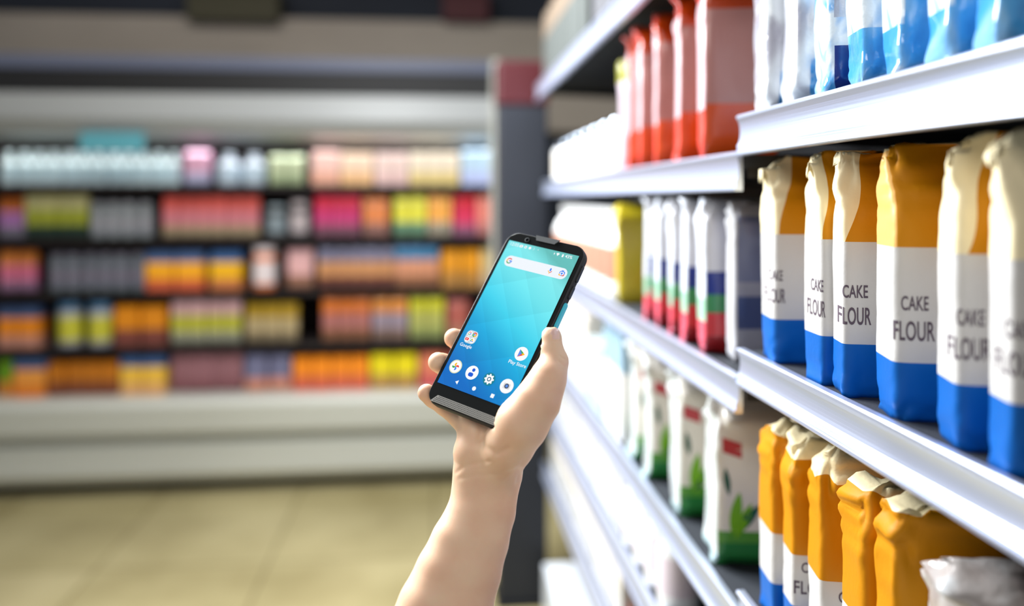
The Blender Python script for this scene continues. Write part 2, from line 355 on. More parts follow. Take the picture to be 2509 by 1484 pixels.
FB = film('film_blue_white', [(0, cd), (.40, cb), (.55, cw), (1, cw)], (24, 24, 22), seed=2)
FC = film('film_blue', [(0, cd), (.38, cb), (.50, rgb(140, 190, 228)), (.60, cw)], (16, 16, 14), seed=3)
FN = mat('film_navy', cn, .2, coat=.5, bump=.4, bscale=80)
def pack_fmat(kind):
    def f(z, cx, sy, v, p):
        if kind == 'a': return 1 if z < .045 and cx > -.2 else 0
        if kind == 'b': return 3 if (z < .048 and cx > -.55) else (1 if z < .07 or cx < -.55 else 0)
        if kind == 'c': return 1 if z > .05 else 2
        return 2 if cx > -.65 or z < .04 else 1
    return f
packs = [(1878, 8, .060, .095, 'a', 31, 'clear and pale grey film pack at the far end of the top near shelf'),
         (1950, 12, .058, .09, 'a', 32, 'pale film pack with glints beside the navy-based pack on the top near shelf'),
         (2030, 12, .053, .09, 'b', 33, 'film pack with a navy blue base panel on the top near shelf'),
         (2112, 12, .045, .09, 'c', 34, 'white and sky blue film pack right of the navy-based pack'),
         (2205, 12, .043, .09, 'd', 35, 'blue film pack with a pale left fold, middle of the top near shelf'),
         (2325, 12, .042, .10, 'd', 36, 'blurred blue and white film pack, second from the right edge on the top near shelf'),
         (2450, 12, .034, .10, 'd', 37, 'blurred blue film pack at the top right edge of the photo')]
for (u, th, T, Wd, kd, sd, label) in packs:
    me = bag_mesh('film_pack', .235, Wd, T, [FA, FB, FC, FN], pack_fmat(kd), sd, 'pillow', .0040)
    o = corner_place(me, .353, u, Wd, T, R_(th), Z['nA'][1] - .003, 'film_pack', label, 'pack', 'film packs on the top near shelf')
# clear pouch beside the lower flour bags
me = bag_mesh('clear_pouch', .195, .105, .066, [film('film_pouch', [(0, rgb(110, 95, 110)), (.40, rgb(176, 164, 160)), (.5, rgb(190, 184, 182)), (.6, cw)], (16, 16, 12), seed=7)], lambda *a: 0, 41, 'pillow', .005)
corner_place(me, .353, 2380, .105, .066, R_(10), Z['nC'][1] - .003, 'clear_pouch', 'shiny clear and grey pouch at the lower right corner, nearest on its shelf', 'pouch')
# ------------------------------------------------------------------ far bay goods
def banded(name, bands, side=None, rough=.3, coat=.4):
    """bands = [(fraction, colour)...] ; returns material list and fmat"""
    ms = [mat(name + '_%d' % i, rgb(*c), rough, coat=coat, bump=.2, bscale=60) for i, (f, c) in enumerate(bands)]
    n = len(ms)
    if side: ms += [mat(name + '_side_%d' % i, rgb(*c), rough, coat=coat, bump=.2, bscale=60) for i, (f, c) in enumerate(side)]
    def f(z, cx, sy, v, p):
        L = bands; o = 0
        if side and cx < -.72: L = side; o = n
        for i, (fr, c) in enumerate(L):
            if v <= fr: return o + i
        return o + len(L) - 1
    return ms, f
def row(X, z, H, Wd, T, cols, spec, name, cat, group, labels, top='pillow', th=12, rough=.3, amp=.003, seeds=3, coat=.4):
    ms, f = spec
    protos = [bag_mesh(name, H, Wd, T, ms, f, 60 + k, top, amp, 48, 34) for k in range(seeds)]
    for k, u in enumerate(cols):
        o = corner_place(protos[k % seeds], X, u, Wd, T, R_(th + (k * 7) % 5 - 2), z, name, labels[k] if isinstance(labels, list) else labels, cat, group)
red = banded('snack_red', [(.28, (225, 80, 8)), (.80, (190, 130, 124)), (1.1, (200, 66, 10))], [(.26, (236, 90, 80)), (.85, (236, 205, 212)), (1.1, (225, 90, 80))], .25)  # light is in the colours: shaded pink-brown face, pale lit gusset
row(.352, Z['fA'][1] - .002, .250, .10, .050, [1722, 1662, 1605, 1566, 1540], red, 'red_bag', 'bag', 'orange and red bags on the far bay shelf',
    ['largest orange and dusty pink bag, beside the blue film packs', 'second orange and pink bag with a bright lit fold, just left of the largest', 'third orange and pink bag counting leftwards from the largest', 'fourth orange and pink bag, blurred, left of three nearer ones', 'furthest orange and pink bag, next to the yellow-green topped one'])
yel = banded('yellow_top', [(.8, (205, 190, 200)), (1.1, (150, 150, 60))])
row(.352, Z['fA'][1] - .002, .215, .09, .06, [1522], yel, 'pale_bag', 'bag', None, ['pale bag with a yellow-green top behind the orange bags'])
strp = banded('striped', [(.12, (150, 26, 30)), (.26, (205, 50, 54)), (.38, (60, 140, 80)), (.52, (20, 40, 130)), (1.1, (214, 214, 220))], [(.22, (240, 100, 120)), (.36, (170, 215, 190)), (1.1, (232, 238, 250))], .3)  # gusset list repeats the stripes in lit tones, face list in shaded ones
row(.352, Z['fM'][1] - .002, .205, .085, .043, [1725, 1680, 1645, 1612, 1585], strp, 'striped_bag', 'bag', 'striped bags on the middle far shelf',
    ['white bag with navy, green and red base stripes, nearest of the five', 'white bag with navy, green and red base stripes, second nearest of the five', 'striped white bag in the middle of the five', 'striped white bag, second furthest of the five', 'striped white bag beside the yellow bag'], th=8)
navy = banded('navy_panel', [(.20, (150, 150, 160)), (.42, (70, 80, 120)), (.5, (150, 150, 165)), (.92, (108, 114, 146)), (1.1, (180, 180, 190))], [(1.1, (200, 200, 205))], .4)
row(.372, Z['fM'][1] - .002, .200, .12, .034, [1800], navy, 'grey_carton', 'bag', None, ['grey bag printed with navy blocks, just left of the furthest cake flour'], th=2)
yl2 = banded('yellow_bag', [(1.1, (205, 185, 40))])
row(.352, Z['fM'][1] - .002, .195, .07, .05, [1513], yl2, 'yellow_bag', 'bag', None, ['plain yellow bag left of the striped white bags'])
# leafy pouches: parts are printed on
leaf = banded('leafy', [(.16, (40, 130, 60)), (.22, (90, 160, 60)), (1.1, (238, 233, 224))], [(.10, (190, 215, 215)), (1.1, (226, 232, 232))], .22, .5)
M_leaf = mat('leaf_green', rgb(120, 185, 20), .35); M_leafd = mat('leaf_dark', rgb(30, 90, 70), .35); M_red = mat('label_red', rgb(200, 60, 70), .4); M_grey = mat('stamp_grey', rgb(130, 140, 130), .5)
def leaf_shape(cx, cz, L, wd, an):
    P = []
    for k in range(13):
        t = k / 12; P.append((t, wd * math.sin(math.pi * t) ** .8))
    P = P + [(t, -q) for t, q in reversed(P[1:-1])]
    return [(cx + (t * L) * math.cos(an) - q * math.sin(an), cz + (t * L) * math.sin(an) + q * math.cos(an)) for t, q in P]
def stick(bvh, pts2, parent, mt, name, ang=0.0):
    P = []
    d = Vector((math.sin(ang), math.cos(ang), 0)); r = Vector((math.cos(ang), -math.sin(ang), 0))
    c = (sum(p[0] for p in pts2) / len(pts2), sum(p[1] for p in pts2) / len(pts2)); allp = [c] + list(pts2)
    for x, z in allp:
        o = r * x - d * .2 + Vector((0, 0, z)); h, n, i, dd = bvh.ray_cast(o, d)
        if h is None: return
        P.append(h - d * .0010)
    n = len(pts2); obj(name, P, [(0, 1 + i, 1 + (i + 1) % n) for i in range(n)], mt, parent)
lab5 = ['white pouch with a red square and green leaves, nearest of its row', 'white pouch with a red square and green leaves, second nearest of its row', 'white leafy pouch, third of its row, half blurred', 'blurred white leafy pouch at the far end of its row']
for k, u in enumerate([1752, 1660, 1590, 1555]):
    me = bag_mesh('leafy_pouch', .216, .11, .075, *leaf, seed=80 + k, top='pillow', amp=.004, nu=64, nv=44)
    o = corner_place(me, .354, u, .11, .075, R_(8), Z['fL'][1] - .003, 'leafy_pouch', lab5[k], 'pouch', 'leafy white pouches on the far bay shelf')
    bvh = BVHTree.FromPolygons([v.co for v in me.vertices], [list(p.vertices) for p in me.polygons])
    stick(bvh, [(-.046, .150), (-.022, .142), (-.022, .160), (-.046, .168)], o, M_red, 'red_label')
    stick(bvh, [(.004, .158), (.022, .158), (.022, .174), (.004, .174)], o, M_grey, 'stamp')
    stick(bvh, [(.008, .122), (.024, .122), (.024, .136), (.008, .136)], o, M_grey, 'stamp')
    for (a, b2, c2, d2, e2, mm) in [(-.040, .050, .05, .006, 1.9, M_leaf), (-.034, .045, .055, .007, 1.4, M_leaf), (-.030, .045, .05, .006, .9, M_leafd), (-.030, .040, .05, .006, 1.15, M_leaf), (-.038, .095, .035, .004, 1.7, M_leafd)]:
        stick(bvh, leaf_shape(a, b2, c2, d2, e2), o, mm, 'printed_leaf')
# pale goods that fill the far bay: white cartons, bottles, jars with metal lids
def carton(name, w_, d_, h, cols, parent=None):
    m = MB(); m.box(-w_ / 2, w_ / 2, -d_ / 2, d_ / 2, 0, h * .62, 0, b=.002); m.box(-w_ / 2, w_ / 2, -d_ / 2, d_ / 2, h * .62, h * .93, 1, b=.002)
    v = [(-w_ / 2, -d_ / 2, h * .93), (w_ / 2, -d_ / 2, h * .93), (w_ / 2, d_ / 2, h * .93), (-w_ / 2, d_ / 2, h * .93), (-w_ / 2, 0, h), (w_ / 2, 0, h)]
    m.add(v, [(0, 1, 5, 4), (2, 3, 4, 5), (1, 2, 5), (3, 0, 4), (3, 2, 1, 0)], 1)
    return m.build(name, cols)
def bottle(h, r, cols, capm, name='bottle'):
    root = empty(name)
    m = MB(); m.lathe([(r * .92, 0), (r, .004), (r, h * .18), (r, h * .56), (r * .98, h * .62), (r * .72, h * .74), (r * .36, h * .82), (r * .34, h * .9)], 20, ms=[0, 0, 1, 0, 0, 0, 0]); CH.setdefault(root.name, []).append(m.build('bottle_body', cols, root, True))
    m = MB(); m.lathe([(r * .42, h * .9), (r * .44, h * .905), (r * .44, h * .985), (r * .38, h)], 18); CH[root.name].append(m.build('cap', capm, root, True))
    return root
def jar(h, r, cols, capm, name='jar'):
    root = empty(name)
    m = MB(); m.lathe([(r * .93, 0), (r, .004), (r, h * .15), (r, h * .68), (r, h * .74), (r * .86, h * .84)], 20, ms=[0, 0, 1, 0, 0]); CH.setdefault(root.name, []).append(m.build('jar_body', cols, root, True))
    m = MB(); m.lathe([(r * .94, h * .84), (r * .97, h * .85), (r * .97, h * .98), (r * .9, h)], 20); CH[root.name].append(m.build('lid', capm, root, True))
    return root
M_wg = mat('white_gloss', rgb(246, 246, 246), .18, coat=.6); M_wg2 = mat('white_ivory', rgb(240, 232, 222), .35); M_foil = mat('foil_lid', rgb(150, 160, 172), .10, metal=1.0)
M_brn = mat('label_brown', rgb(170, 120, 100), .5); M_pink = mat('label_pink', rgb(226, 212, 220), .5); M_bg = mat('blue_grey_carton', rgb(176, 190, 194), .5); M_tea = mat('label_bluegrey', rgb(150, 180, 200), .4)
def clone_row(proto, X, z, ys, label, cat, group, sc_=1.0, dxs=(0,)):
    first = True
    for k, y in enumerate(ys):
        for dx in dxs:
            o = proto if first else copy_tree(proto); first = False
            o.location = (X + dx, y, z); o.scale = (1, 1, 1); o.rotation_euler = (0, 0, (k * 37 % 11 - 5) * .006)
            tag(o, label, cat, group)
j1 = jar(.115, .034, [M_wg, M_wg2], M_foil)
clone_row(j1, .392, Z['fA'][1] - .002, [1.66 + i * .108 for i in range(8)], 'white jar with a shiny metal lid in the glaring row beyond the orange bags', 'jar', 'metal-lidded jars on the far bay shelf', dxs=(0,))
b1 = bottle(.185, .036, [M_wg, M_brn], M_wg)
clone_row(b1, .39, Z['fM'][1] - .002, [1.65 + i * .080 for i in range(10)], 'white bottle with a brown label, washed out by light beyond the yellow bag', 'bottle', 'white brown-labelled bottles on the far bay shelf')
c1 = carton('white_carton', .10, .085, .215, [M_wg, M_tea]); c1.name = 'carton'
clone_row(c1, .406, Z['fL'][1] - .002, [1.555 + i * .09 for i in range(2)], 'tall pale blue-topped carton behind the leafy pouches', 'carton', 'pale cartons behind the leafy pouches')
c2 = carton('carton', .10, .16, .16, [M_bg, M_bg])
c2.location = (.406, 1.785, Z['fL'][1] - .002); tag(c2, 'low wide blue-grey carton on the shelf with the leafy pouches', 'carton')
c3 = carton('carton', .10, .08, .20, [M_wg, M_wg2])
clone_row(c3, .406, Z['fL'][1] - .002, [1.92 + i * .085 for i in range(7)], 'white carton in the glaring far end of the leafy pouch shelf', 'carton', 'white cartons at the far end of the leafy pouch shelf')
b2 = bottle(.155, .034, [M_wg, M_pink], M_tea)
clone_row(b2, .385, Z['fN'][1] - .002, [1.25 + i * .078 for i in range(4)], 'white bottle with a pink label on the low far shelf', 'bottle', 'pink-labelled bottles on the low far shelf')
c4 = carton('carton', .10, .07, .15, [M_wg, M_wg])
clone_row(c4, .406, Z['fN'][1] - .002, [1.56 + i * .075 for i in range(12)], 'plain white carton in the row on the low far shelf', 'carton', 'white cartons on the low far shelf')
c5 = carton('carton', .10, .08, .145, [mat('wine_carton', rgb(120, 60, 60), .5), mat('wine_carton_top', rgb(60, 40, 44), .5)])
clone_row(c5, .406, Z['fO'][1] - .002, [1.35 + i * .085 for i in range(2)], 'dark wine-red carton on the lowest far shelf in view', 'carton', 'wine-red cartons on the lowest far shelf')
c6 = carton('carton', .10, .08, .14, [M_wg, M_wg2])
clone_row(c6, .406, Z['fO'][1] - .002, [1.56 + i * .085 for i in range(11)], 'white carton in the row on the lowest far shelf in view', 'carton', 'white cartons on the lowest far shelf')
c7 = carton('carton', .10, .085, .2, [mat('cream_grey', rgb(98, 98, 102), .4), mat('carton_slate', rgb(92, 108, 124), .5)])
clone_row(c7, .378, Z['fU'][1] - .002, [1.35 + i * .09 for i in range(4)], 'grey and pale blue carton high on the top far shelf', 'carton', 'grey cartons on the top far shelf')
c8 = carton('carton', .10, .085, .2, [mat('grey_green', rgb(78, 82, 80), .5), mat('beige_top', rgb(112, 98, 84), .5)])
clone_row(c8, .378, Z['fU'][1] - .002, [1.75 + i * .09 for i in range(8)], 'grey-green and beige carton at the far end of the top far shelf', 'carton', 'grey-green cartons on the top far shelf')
# ------------------------------------------------------------------ refrigerated display case across the back
CY = 3.80
case = empty('display_case', (-1.2, CY, 0)); tag(case, 'long pale open-front display case full of colourful packs across the back', 'display case')
XL, XR = -2.5 + 1.2, ray_at_Y(1203, 0, CY).x + 1.2
M_cw = mat('case_white', rgb(196, 197, 188), .4); M_ck = mat('case_black', rgb(10, 10, 14), .6); M_cs = mat('case_shelf', rgb(34, 26, 26), .6); M_cb = mat('case_back', rgb(46, 34, 34), .8)  # case_shelf is dark so its colour carries the shadows between the rows
M_fas = mat('fascia_bluegrey', rgb(88, 94, 116), .5)
def zc(v): return EYE - (v - HY) / 521.0
m_ = MB(); m_.box(XL, XR, -.02, .88, zc(183), zc(150), b=.008); m_.build('top_fascia', M_fas, case)
m_ = MB(); m_.box(XL, XR, -.02, .88, zc(239), zc(184)); m_.build('header_gap', M_ck, case)
m_ = MB(); m_.prism_y([(0, 0)] * 0 or [(0, 0), (1, 0), (1, 1)], 0, .001) if False else None
def prism_x(prof, x0, x1, name, mt, parent, smooth=False):       # profile in (y, z)
    n = len(prof); v = [(x0, y, z) for y, z in prof] + [(x1, y, z) for y, z in prof]
    return obj(name, v, [(i, (i + 1) % n, n + (i + 1) % n, n + i) for i in range(n)] + [tuple(reversed(range(n))), tuple(range(n, 2 * n))], mt, parent, None, smooth)
prism_x([(-.03, zc(240)), (-.05, zc(300)), (-.02, zc(330)), (.10, zc(346)), (.45, zc(346)), (.45, zc(240))], XL, XR, 'canopy', mat('canopy_white', rgb(160, 163, 164), .4), case)
m_ = MB(); m_.box(XL, XR, .46, .50, .0, zc(240)); m_.build('back_panel', M_cb, case)
for x in (XL - .03, XR): m_ = MB(); m_.box(x, x + .03, -.06, .50, .0, zc(150)); m_.build('side_panel', M_cw, case)
prism_x([(-.10, zc(1030)), (-.13, zc(1020)), (-.135, zc(960)), (-.11, zc(945)), (.0, zc(951)), (.45, zc(951)), (.45, zc(1030))], XL, XR, 'bumper', M_cw, case)
prism_x([(-.06, zc(1031)), (-.06, zc(1046)), (-.10, zc(1054)), (-.105, zc(1120)), (-.07, zc(1142)), (.45, zc(1142)), (.45, zc(1031))], XL, XR, 'lower_panel', M_cw, case)
m_ = MB(); m_.box(XL, XR, -.02, .45, .0, zc(1143)); m_.build('kick_plate', M_ck, case)
rows = [(455, 370), (580, 465), (706, 588), (836, 712), (951, 852)]
for k, (vb, vt) in enumerate(rows[:4]):
    m_ = MB(); m_.box(XL + .001, XR - .001, 0, .455, zc(vb) - .012, zc(vb)); m_.box(XL + .001, XR - .001, -.006, -.0005, zc(vb) - .018, zc(vb) + .004); m_.build('shelf', M_cs, case)
# packs in the case: (row, u0, u1, height px, width px, kind, colour bands bottom..top, label)
PI_ = 'pack'
blocks = [
 (0, 0, 440, 80, 38, 'bottle', [(170, 195, 205), (205, 222, 224)], 'ice blue bottle in the long pale row on the top case shelf'),
 (0, 452, 515, 84, 58, 'pouch', [(170, 170, 200), (200, 150, 175)], 'pink pouch between the ice blue and grey-blue bottles on the top case shelf'),
 (0, 528, 652, 78, 58, 'bottle', [(165, 185, 200), (190, 200, 212)], 'grey-blue bottle right of the pink pouch on the top case shelf'),
 (0, 660, 745, 74, 40, 'pouch', [(150, 165, 125), (175, 185, 150)], 'sage green pouch on the top case shelf'),
 (0, 765, 832, 84, 32, 'carton', [(225, 165, 140), (238, 195, 185)], 'salmon carton on the top case shelf'),
 (0, 836, 915, 80, 38, 'carton', [(230, 180, 125), (235, 205, 180)], 'peach carton on the top case shelf'),
 (0, 920, 1000, 80, 38, 'carton', [(222, 185, 180), (228, 200, 192)], 'pale rose carton on the top case shelf'),
 (0, 1003, 1125, 82, 40, 'carton', [(215, 190, 120), (228, 212, 190)], 'cream yellow carton on the top case shelf'),
 (0, 1130, 1199, 88, 34, 'carton', [(180, 190, 230), (180, 205, 225)], 'light blue carton at the right end of the top case shelf'),
 (1, 0, 58, 100, 28, 'pouch', [(120, 115, 130), (160, 105, 165), (190, 100, 30)], 'lilac and orange pouch at the left end of the second case shelf'),
 (1, 62, 215, 108, 38, 'pouch', [(20, 50, 40), (140, 145, 30), (185, 178, 125)], 'khaki pouch with a dark green base on the second case shelf'),
 (1, 218, 372, 86, 38, 'jar', [(120, 130, 132), (140, 140, 146)], 'grey jar on the second case shelf'),
 (1, 400, 636, 104, 39, 'pouch', [(160, 140, 110), (190, 110, 120), (200, 80, 70)], 'coral pouch with a beige base on the second case shelf'),
 (1, 650, 702, 78, 50, 'jar', [(60, 60, 62), (125, 138, 145)], 'slate blue jar right of the coral pouches'),
 (1, 708, 758, 88, 48, 'jar', [(70, 68, 70), (180, 168, 170)], 'pinkish grey jar left of the crimson pouches'),
 (1, 772, 882, 106, 36, 'pouch', [(130, 80, 100), (190, 50, 110), (200, 15, 55)], 'crimson pouch on the second case shelf'),
 (1, 890, 952, 98, 30, 'pouch', [(150, 105, 95), (222, 130, 70)], 'orange pouch right of the crimson ones'),
 (1, 965, 1045, 104, 38, 'pouch', [(100, 140, 110), (220, 212, 60)], 'lime yellow pouch on the second case shelf'),
 (1, 1048, 1106, 104, 28, 'pouch', [(160, 150, 130), (242, 170, 75)], 'amber pouch on the second case shelf'),
 (1, 1110, 1166, 104, 27, 'pouch', [(150, 90, 120), (210, 50, 90), (205, 20, 45)], 'scarlet pouch on the second case shelf'),
 (1, 1168, 1200, 104, 44, 'pouch', [(190, 120, 115), (225, 130, 115)], 'salmon pouch at the right end of the second case shelf'),
 (2, 0, 88, 100, 42, 'pouch', [(150, 110, 140), (200, 100, 130), (205, 120, 50)], 'pink and orange pouch at the left end of the third case shelf'),
 (2, 118, 355, 90, 39, 'jar', [(95, 110, 116), (112, 108, 122)], 'slate grey jar on the third case shelf'),
 (2, 360, 505, 96, 70, 'carton', [(205, 90, 50), (240, 165, 10), (70, 95, 140)], 'orange and yellow carton with a blue top on the third case shelf'),
 (2, 518, 598, 96, 76, 'carton', [(190, 110, 60), (235, 175, 0), (55, 90, 140)], 'yellow carton with a blue top next to the white-lidded tubs'),
 (2, 602, 692, 104, 86, 'jar', [(220, 120, 60), (225, 212, 214)], 'large orange tub with a white top on the third case shelf'),
 (2, 702, 770, 100, 62, 'pouch', [(150, 105, 85), (215, 165, 165)], 'dusty pink pouch on the third case shelf'),
 (2, 780, 965, 106, 36, 'pouch', [(110, 60, 50), (200, 140, 90), (120, 118, 145)], 'tan pouch with a lavender grey top on the third case shelf'),
 (2, 968, 1075, 110, 35, 'pouch', [(150, 100, 70), (212, 145, 110), (60, 125, 170)], 'tan pouch with a blue top on the third case shelf'),
 (2, 1080, 1176, 96, 46, 'carton', [(165, 115, 50), (215, 140, 15)], 'ochre carton on the third case shelf'),
 (2, 1178, 1200, 96, 32, 'carton', [(190, 165, 130), (205, 180, 120)], 'beige carton at the right end of the third case shelf'),
 (3, 0, 104, 100, 50, 'carton', [(190, 130, 110), (225, 130, 5), (60, 80, 120)], 'orange carton with a blue lid at the left end of the fourth case shelf'),
 (3, 130, 282, 106, 74, 'jar', [(160, 160, 165), (190, 185, 50), (60, 110, 150)], 'olive yellow tub with a pale base on the fourth case shelf'),
 (3, 286, 412, 98, 60, 'carton', [(120, 60, 50), (215, 130, 0)], 'deep orange carton on the fourth case shelf'),
 (3, 420, 592, 112, 42, 'pouch', [(150, 150, 130), (175, 172, 50), (205, 160, 162)], 'pink-topped pouch with a lime band on the fourth case shelf'),
 (3, 602, 732, 98, 42, 'pouch', [(130, 115, 90), (175, 155, 115), (165, 130, 0)], 'khaki pouch with a mustard top on the fourth case shelf'),
 (3, 790, 908, 114, 38, 'pouch', [(130, 85, 60), (170, 105, 100), (215, 110, 10)], 'mauve pouch with an orange top on the fourth case shelf'),
 (3, 912, 1000, 114, 42, 'pouch', [(125, 100, 90), (145, 130, 145), (215, 130, 20)], 'grey-violet pouch with an amber top on the fourth case shelf'),
 (3, 1003, 1090, 116, 42, 'pouch', [(140, 150, 90), (170, 170, 90), (200, 195, 10)], 'olive pouch with a bright yellow top on the fourth case shelf'),
 (3, 1094, 1150, 108, 52, 'pouch', [(160, 110, 90), (165, 85, 75)], 'reddish brown pouch at the right end of the fourth case shelf'),
 (4, 0, 32, 90, 30, 'carton', [(205, 130, 40), (110, 160, 20)], 'green and orange carton at the lower left corner of the case'),
 (4, 38, 120, 92, 78, 'carton', [(220, 120, 20), (230, 150, 60), (70, 95, 140)], 'orange carton with a blue top beside the green one on the case floor'),
 (4, 124, 296, 82, 42, 'carton', [(120, 60, 30), (190, 110, 5)], 'brownish orange carton on the case floor'),
 (4, 300, 412, 94, 54, 'carton', [(215, 160, 100), (235, 185, 60), (60, 90, 140)], 'yellow and peach carton with a blue lid on the case floor'),
 (4, 420, 595, 98, 34, 'pouch', [(130, 80, 85), (155, 105, 112)], 'mauve brown pouch on the case floor'),
 (4, 600, 716, 92, 56, 'pouch', [(200, 130, 105), (110, 110, 140)], 'salmon pouch with a grey top on the case floor'),
 (4, 720, 905, 84, 45, 'carton', [(200, 90, 60), (240, 135, 10)], 'bright orange carton on the case floor'),
 (4, 908, 1022, 88, 56, 'carton', [(170, 130, 60), (228, 208, 0)], 'bright yellow carton on the case floor'),
 (4, 1026, 1090, 88, 62, 'carton', [(190, 80, 80), (215, 120, 90)], 'salmon red carton right of the yellow ones on the case floor'),
 (4, 1094, 1200, 88, 56, 'carton', [(150, 70, 60), (190, 90, 80)], 'dull red carton on the case floor, behind the hand and phone')]
RNAME = {0: 'ice', 1: 'b', 2: 'c', 3: 'd', 4: 'e'}
for bi, (r_, u0, u1, hp, wp, kind, cols, label) in enumerate(blocks):
    vb = rows[r_][0]; n = max(1, round((u1 - u0) / wp)); zz = zc(vb) + .0005
    xa = ray_at_Y(u0, 0, CY + .05).x; xb = ray_at_Y(u1, 0, CY + .05).x; wd = (xb - xa) / n * .92; h = hp / 521.0 * .98
    nm = ''.join(ch if ch.isalpha() else '_' for ch in label.split(' on ')[0])[:40]
    ms = [mat('pack_%s_%s' % (kind, '_'.join(map(str, c))), rgb(*c, 1.12), .45, coat=.15) for c in cols]
    while len(ms) < 3: ms.append(ms[-1])
    if len(cols) == 2: ms = [ms[0], ms[1], ms[1]]
    dpt = min(wd, .09); wd = min(wd, .105) if kind == 'jar' else wd; root = empty('pack_root') if False else None
    if kind == 'bottle':
        p = bottle(h, wd / 2, [ms[1], ms[0]], ms[1])
    elif kind == 'jar':
        p = jar(h, wd / 2, [ms[0], ms[1]], ms[2])
    elif kind == 'carton':
        m_ = MB(); f1 = .42 if len(cols) == 2 else .3; f2 = .99 if len(cols) == 2 else .76
        m_.box(-wd / 2, wd / 2, -dpt / 2, dpt / 2, 0, h * f1, 0); m_.box(-wd / 2, wd / 2, -dpt / 2, dpt / 2, h * f1, h * f2 * .94, 1)
        m_.box(-wd / 2, wd / 2, -dpt / 2, dpt / 2, h * f2 * .94, h * .95, 2)
        m_.add([(-wd / 2, -dpt / 2, h * .95), (wd / 2, -dpt / 2, h * .95), (wd / 2, dpt / 2, h * .95), (-wd / 2, dpt / 2, h * .95), (-wd / 2 + .004, 0, h), (wd / 2 - .004, 0, h)], [(0, 1, 5, 4), (2, 3, 4, 5), (1, 2, 5), (3, 0, 4)], 2)
        p = m_.build('carton', ms)
    else:
        k2 = len(cols)
        def fm(z, cx, sy, v, pp, k2=k2):
            if k2 == 2: return 0 if v < .35 else 1
            return 0 if v < .28 else (1 if v < .66 else 2)
        me = bag_mesh('pouch', h, wd, dpt * .8, ms, fm, 100 + bi, 'pillow', .0012, 24, 14)
        p = bpy.data.objects.new('pouch', me); COL.objects.link(p)
    for i in range(n):
        o = p if i == 0 else copy_tree(p)
        o.location = (xa + (i + .5) * (xb - xa) / n, CY + .060 + ((i * 5 + bi) % 3) * .005, zz); o.rotation_euler = (0, 0, 0 if kind != 'carton' else ((i * 13 + bi * 7) % 7 - 3) * .008)
        tag(o, label, kind if kind != 'pouch' else 'pouch', label.split(' on ')[0] + 's' if n > 1 else None)
# teal card above the ice blue bottles
m_ = MB(); p0 = ray_at_Y(205, 325, CY - .02); p1 = ray_at_Y(362, 372, CY - .02); m_.box(0, p1.x - p0.x, 0, .004, p1.z - p0.z, 0)
t_ = m_.build('shelf_card', mat('teal_card', rgb(90, 165, 180), .5)); t_.location = (p0.x, CY - .062, p0.z); tag(t_, 'small teal card hanging under the case canopy above the ice blue bottles', 'sign')
# boxes standing on top of the case, dark shapes above
for (u0, u1, v0, v1, c, lb) in [(1085, 1195, -20, 60, (70, 20, 26), 'dark red box high on the back wall near the post'), (470, 690, -20, 62, (60, 56, 34), 'dark olive box high on the back wall')]:
    a_ = ray_at_Y(u0, v0, BACKY - .1); b_ = ray_at_Y(u1, v1, BACKY - .1)
    t = empty('storage_box', ((a_.x + b_.x) / 2, BACKY - .10, b_.z)); tag(t, lb, 'box')
    m_ = MB(); w2 = (b_.x - a_.x) / 2; hh = a_.z - b_.z; m_.box(-w2, w2, -.1, .098, 0, hh * .8, b=.004); m_.build('box_body', mat('box_%d' % c[0], rgb(*c), .7), t)
    m_ = MB(); m_.box(-w2 - .004, w2 + .004, -.104, .098, hh * .8 + .0005, hh, b=.004); m_.build('box_lid', mat('box_%d' % c[0], rgb(*c), .7), t)
# ------------------------------------------------------------------ the phone
def axis_rot(wv):
    wv = np.array(wv); th = np.linalg.norm(wv) + 1e-12; k = wv / th
    K = np.array([[0, -k[2], k[1]], [k[2], 0, -k[0]], [-k[1], k[0], 0]])
    return np.eye(3) + np.sin(th) * K + (1 - np.cos(th)) * K @ K
uv = np.array([[1250, 590], [1418, 626], [1247, 1003], [1071, 934]], float); ZP = .716
def _proj(p):
    w_, h_ = p[5], p[5] * 1.93
    P = np.array([[-w_ / 2, -h_ / 2, 0], [w_ / 2, -h_ / 2, 0], [w_ / 2, h_ / 2, 0], [-w_ / 2, h_ / 2, 0]]) @ axis_rot(p[:3]).T + np.array([p[3], p[4], ZP])
    return np.c_[CX + FPX * P[:, 0] / P[:, 2], HY + FPX * P[:, 1] / P[:, 2]]
p = np.array([-.5, .3, .4, 0, .1, .078]); lam = 1e-2
for _ in range(300):                                   # pose of the handset from the four screen corners
    r = (_proj(p) - uv).ravel(); J = np.array([((_proj(p + 1e-6 * np.eye(6)[k]) - uv).ravel() - r) / 1e-6 for k in range(6)]).T
    d = np.linalg.solve(J.T @ J + lam * np.diag(np.diag(J.T @ J) + 1e-9), -J.T @ r)
    if np.sum((_proj(p + d) - uv) ** 2) < np.sum(r ** 2): p = p + d; lam *= .5
    else: lam = min(lam * 2, 1e9)
PR = axis_rot(p[:3]); PT = np.array([p[3], p[4], ZP]); SW = p[5]; SH = SW * 1.93
print('PHONE', PR[:, 2], PT, SW, SH)
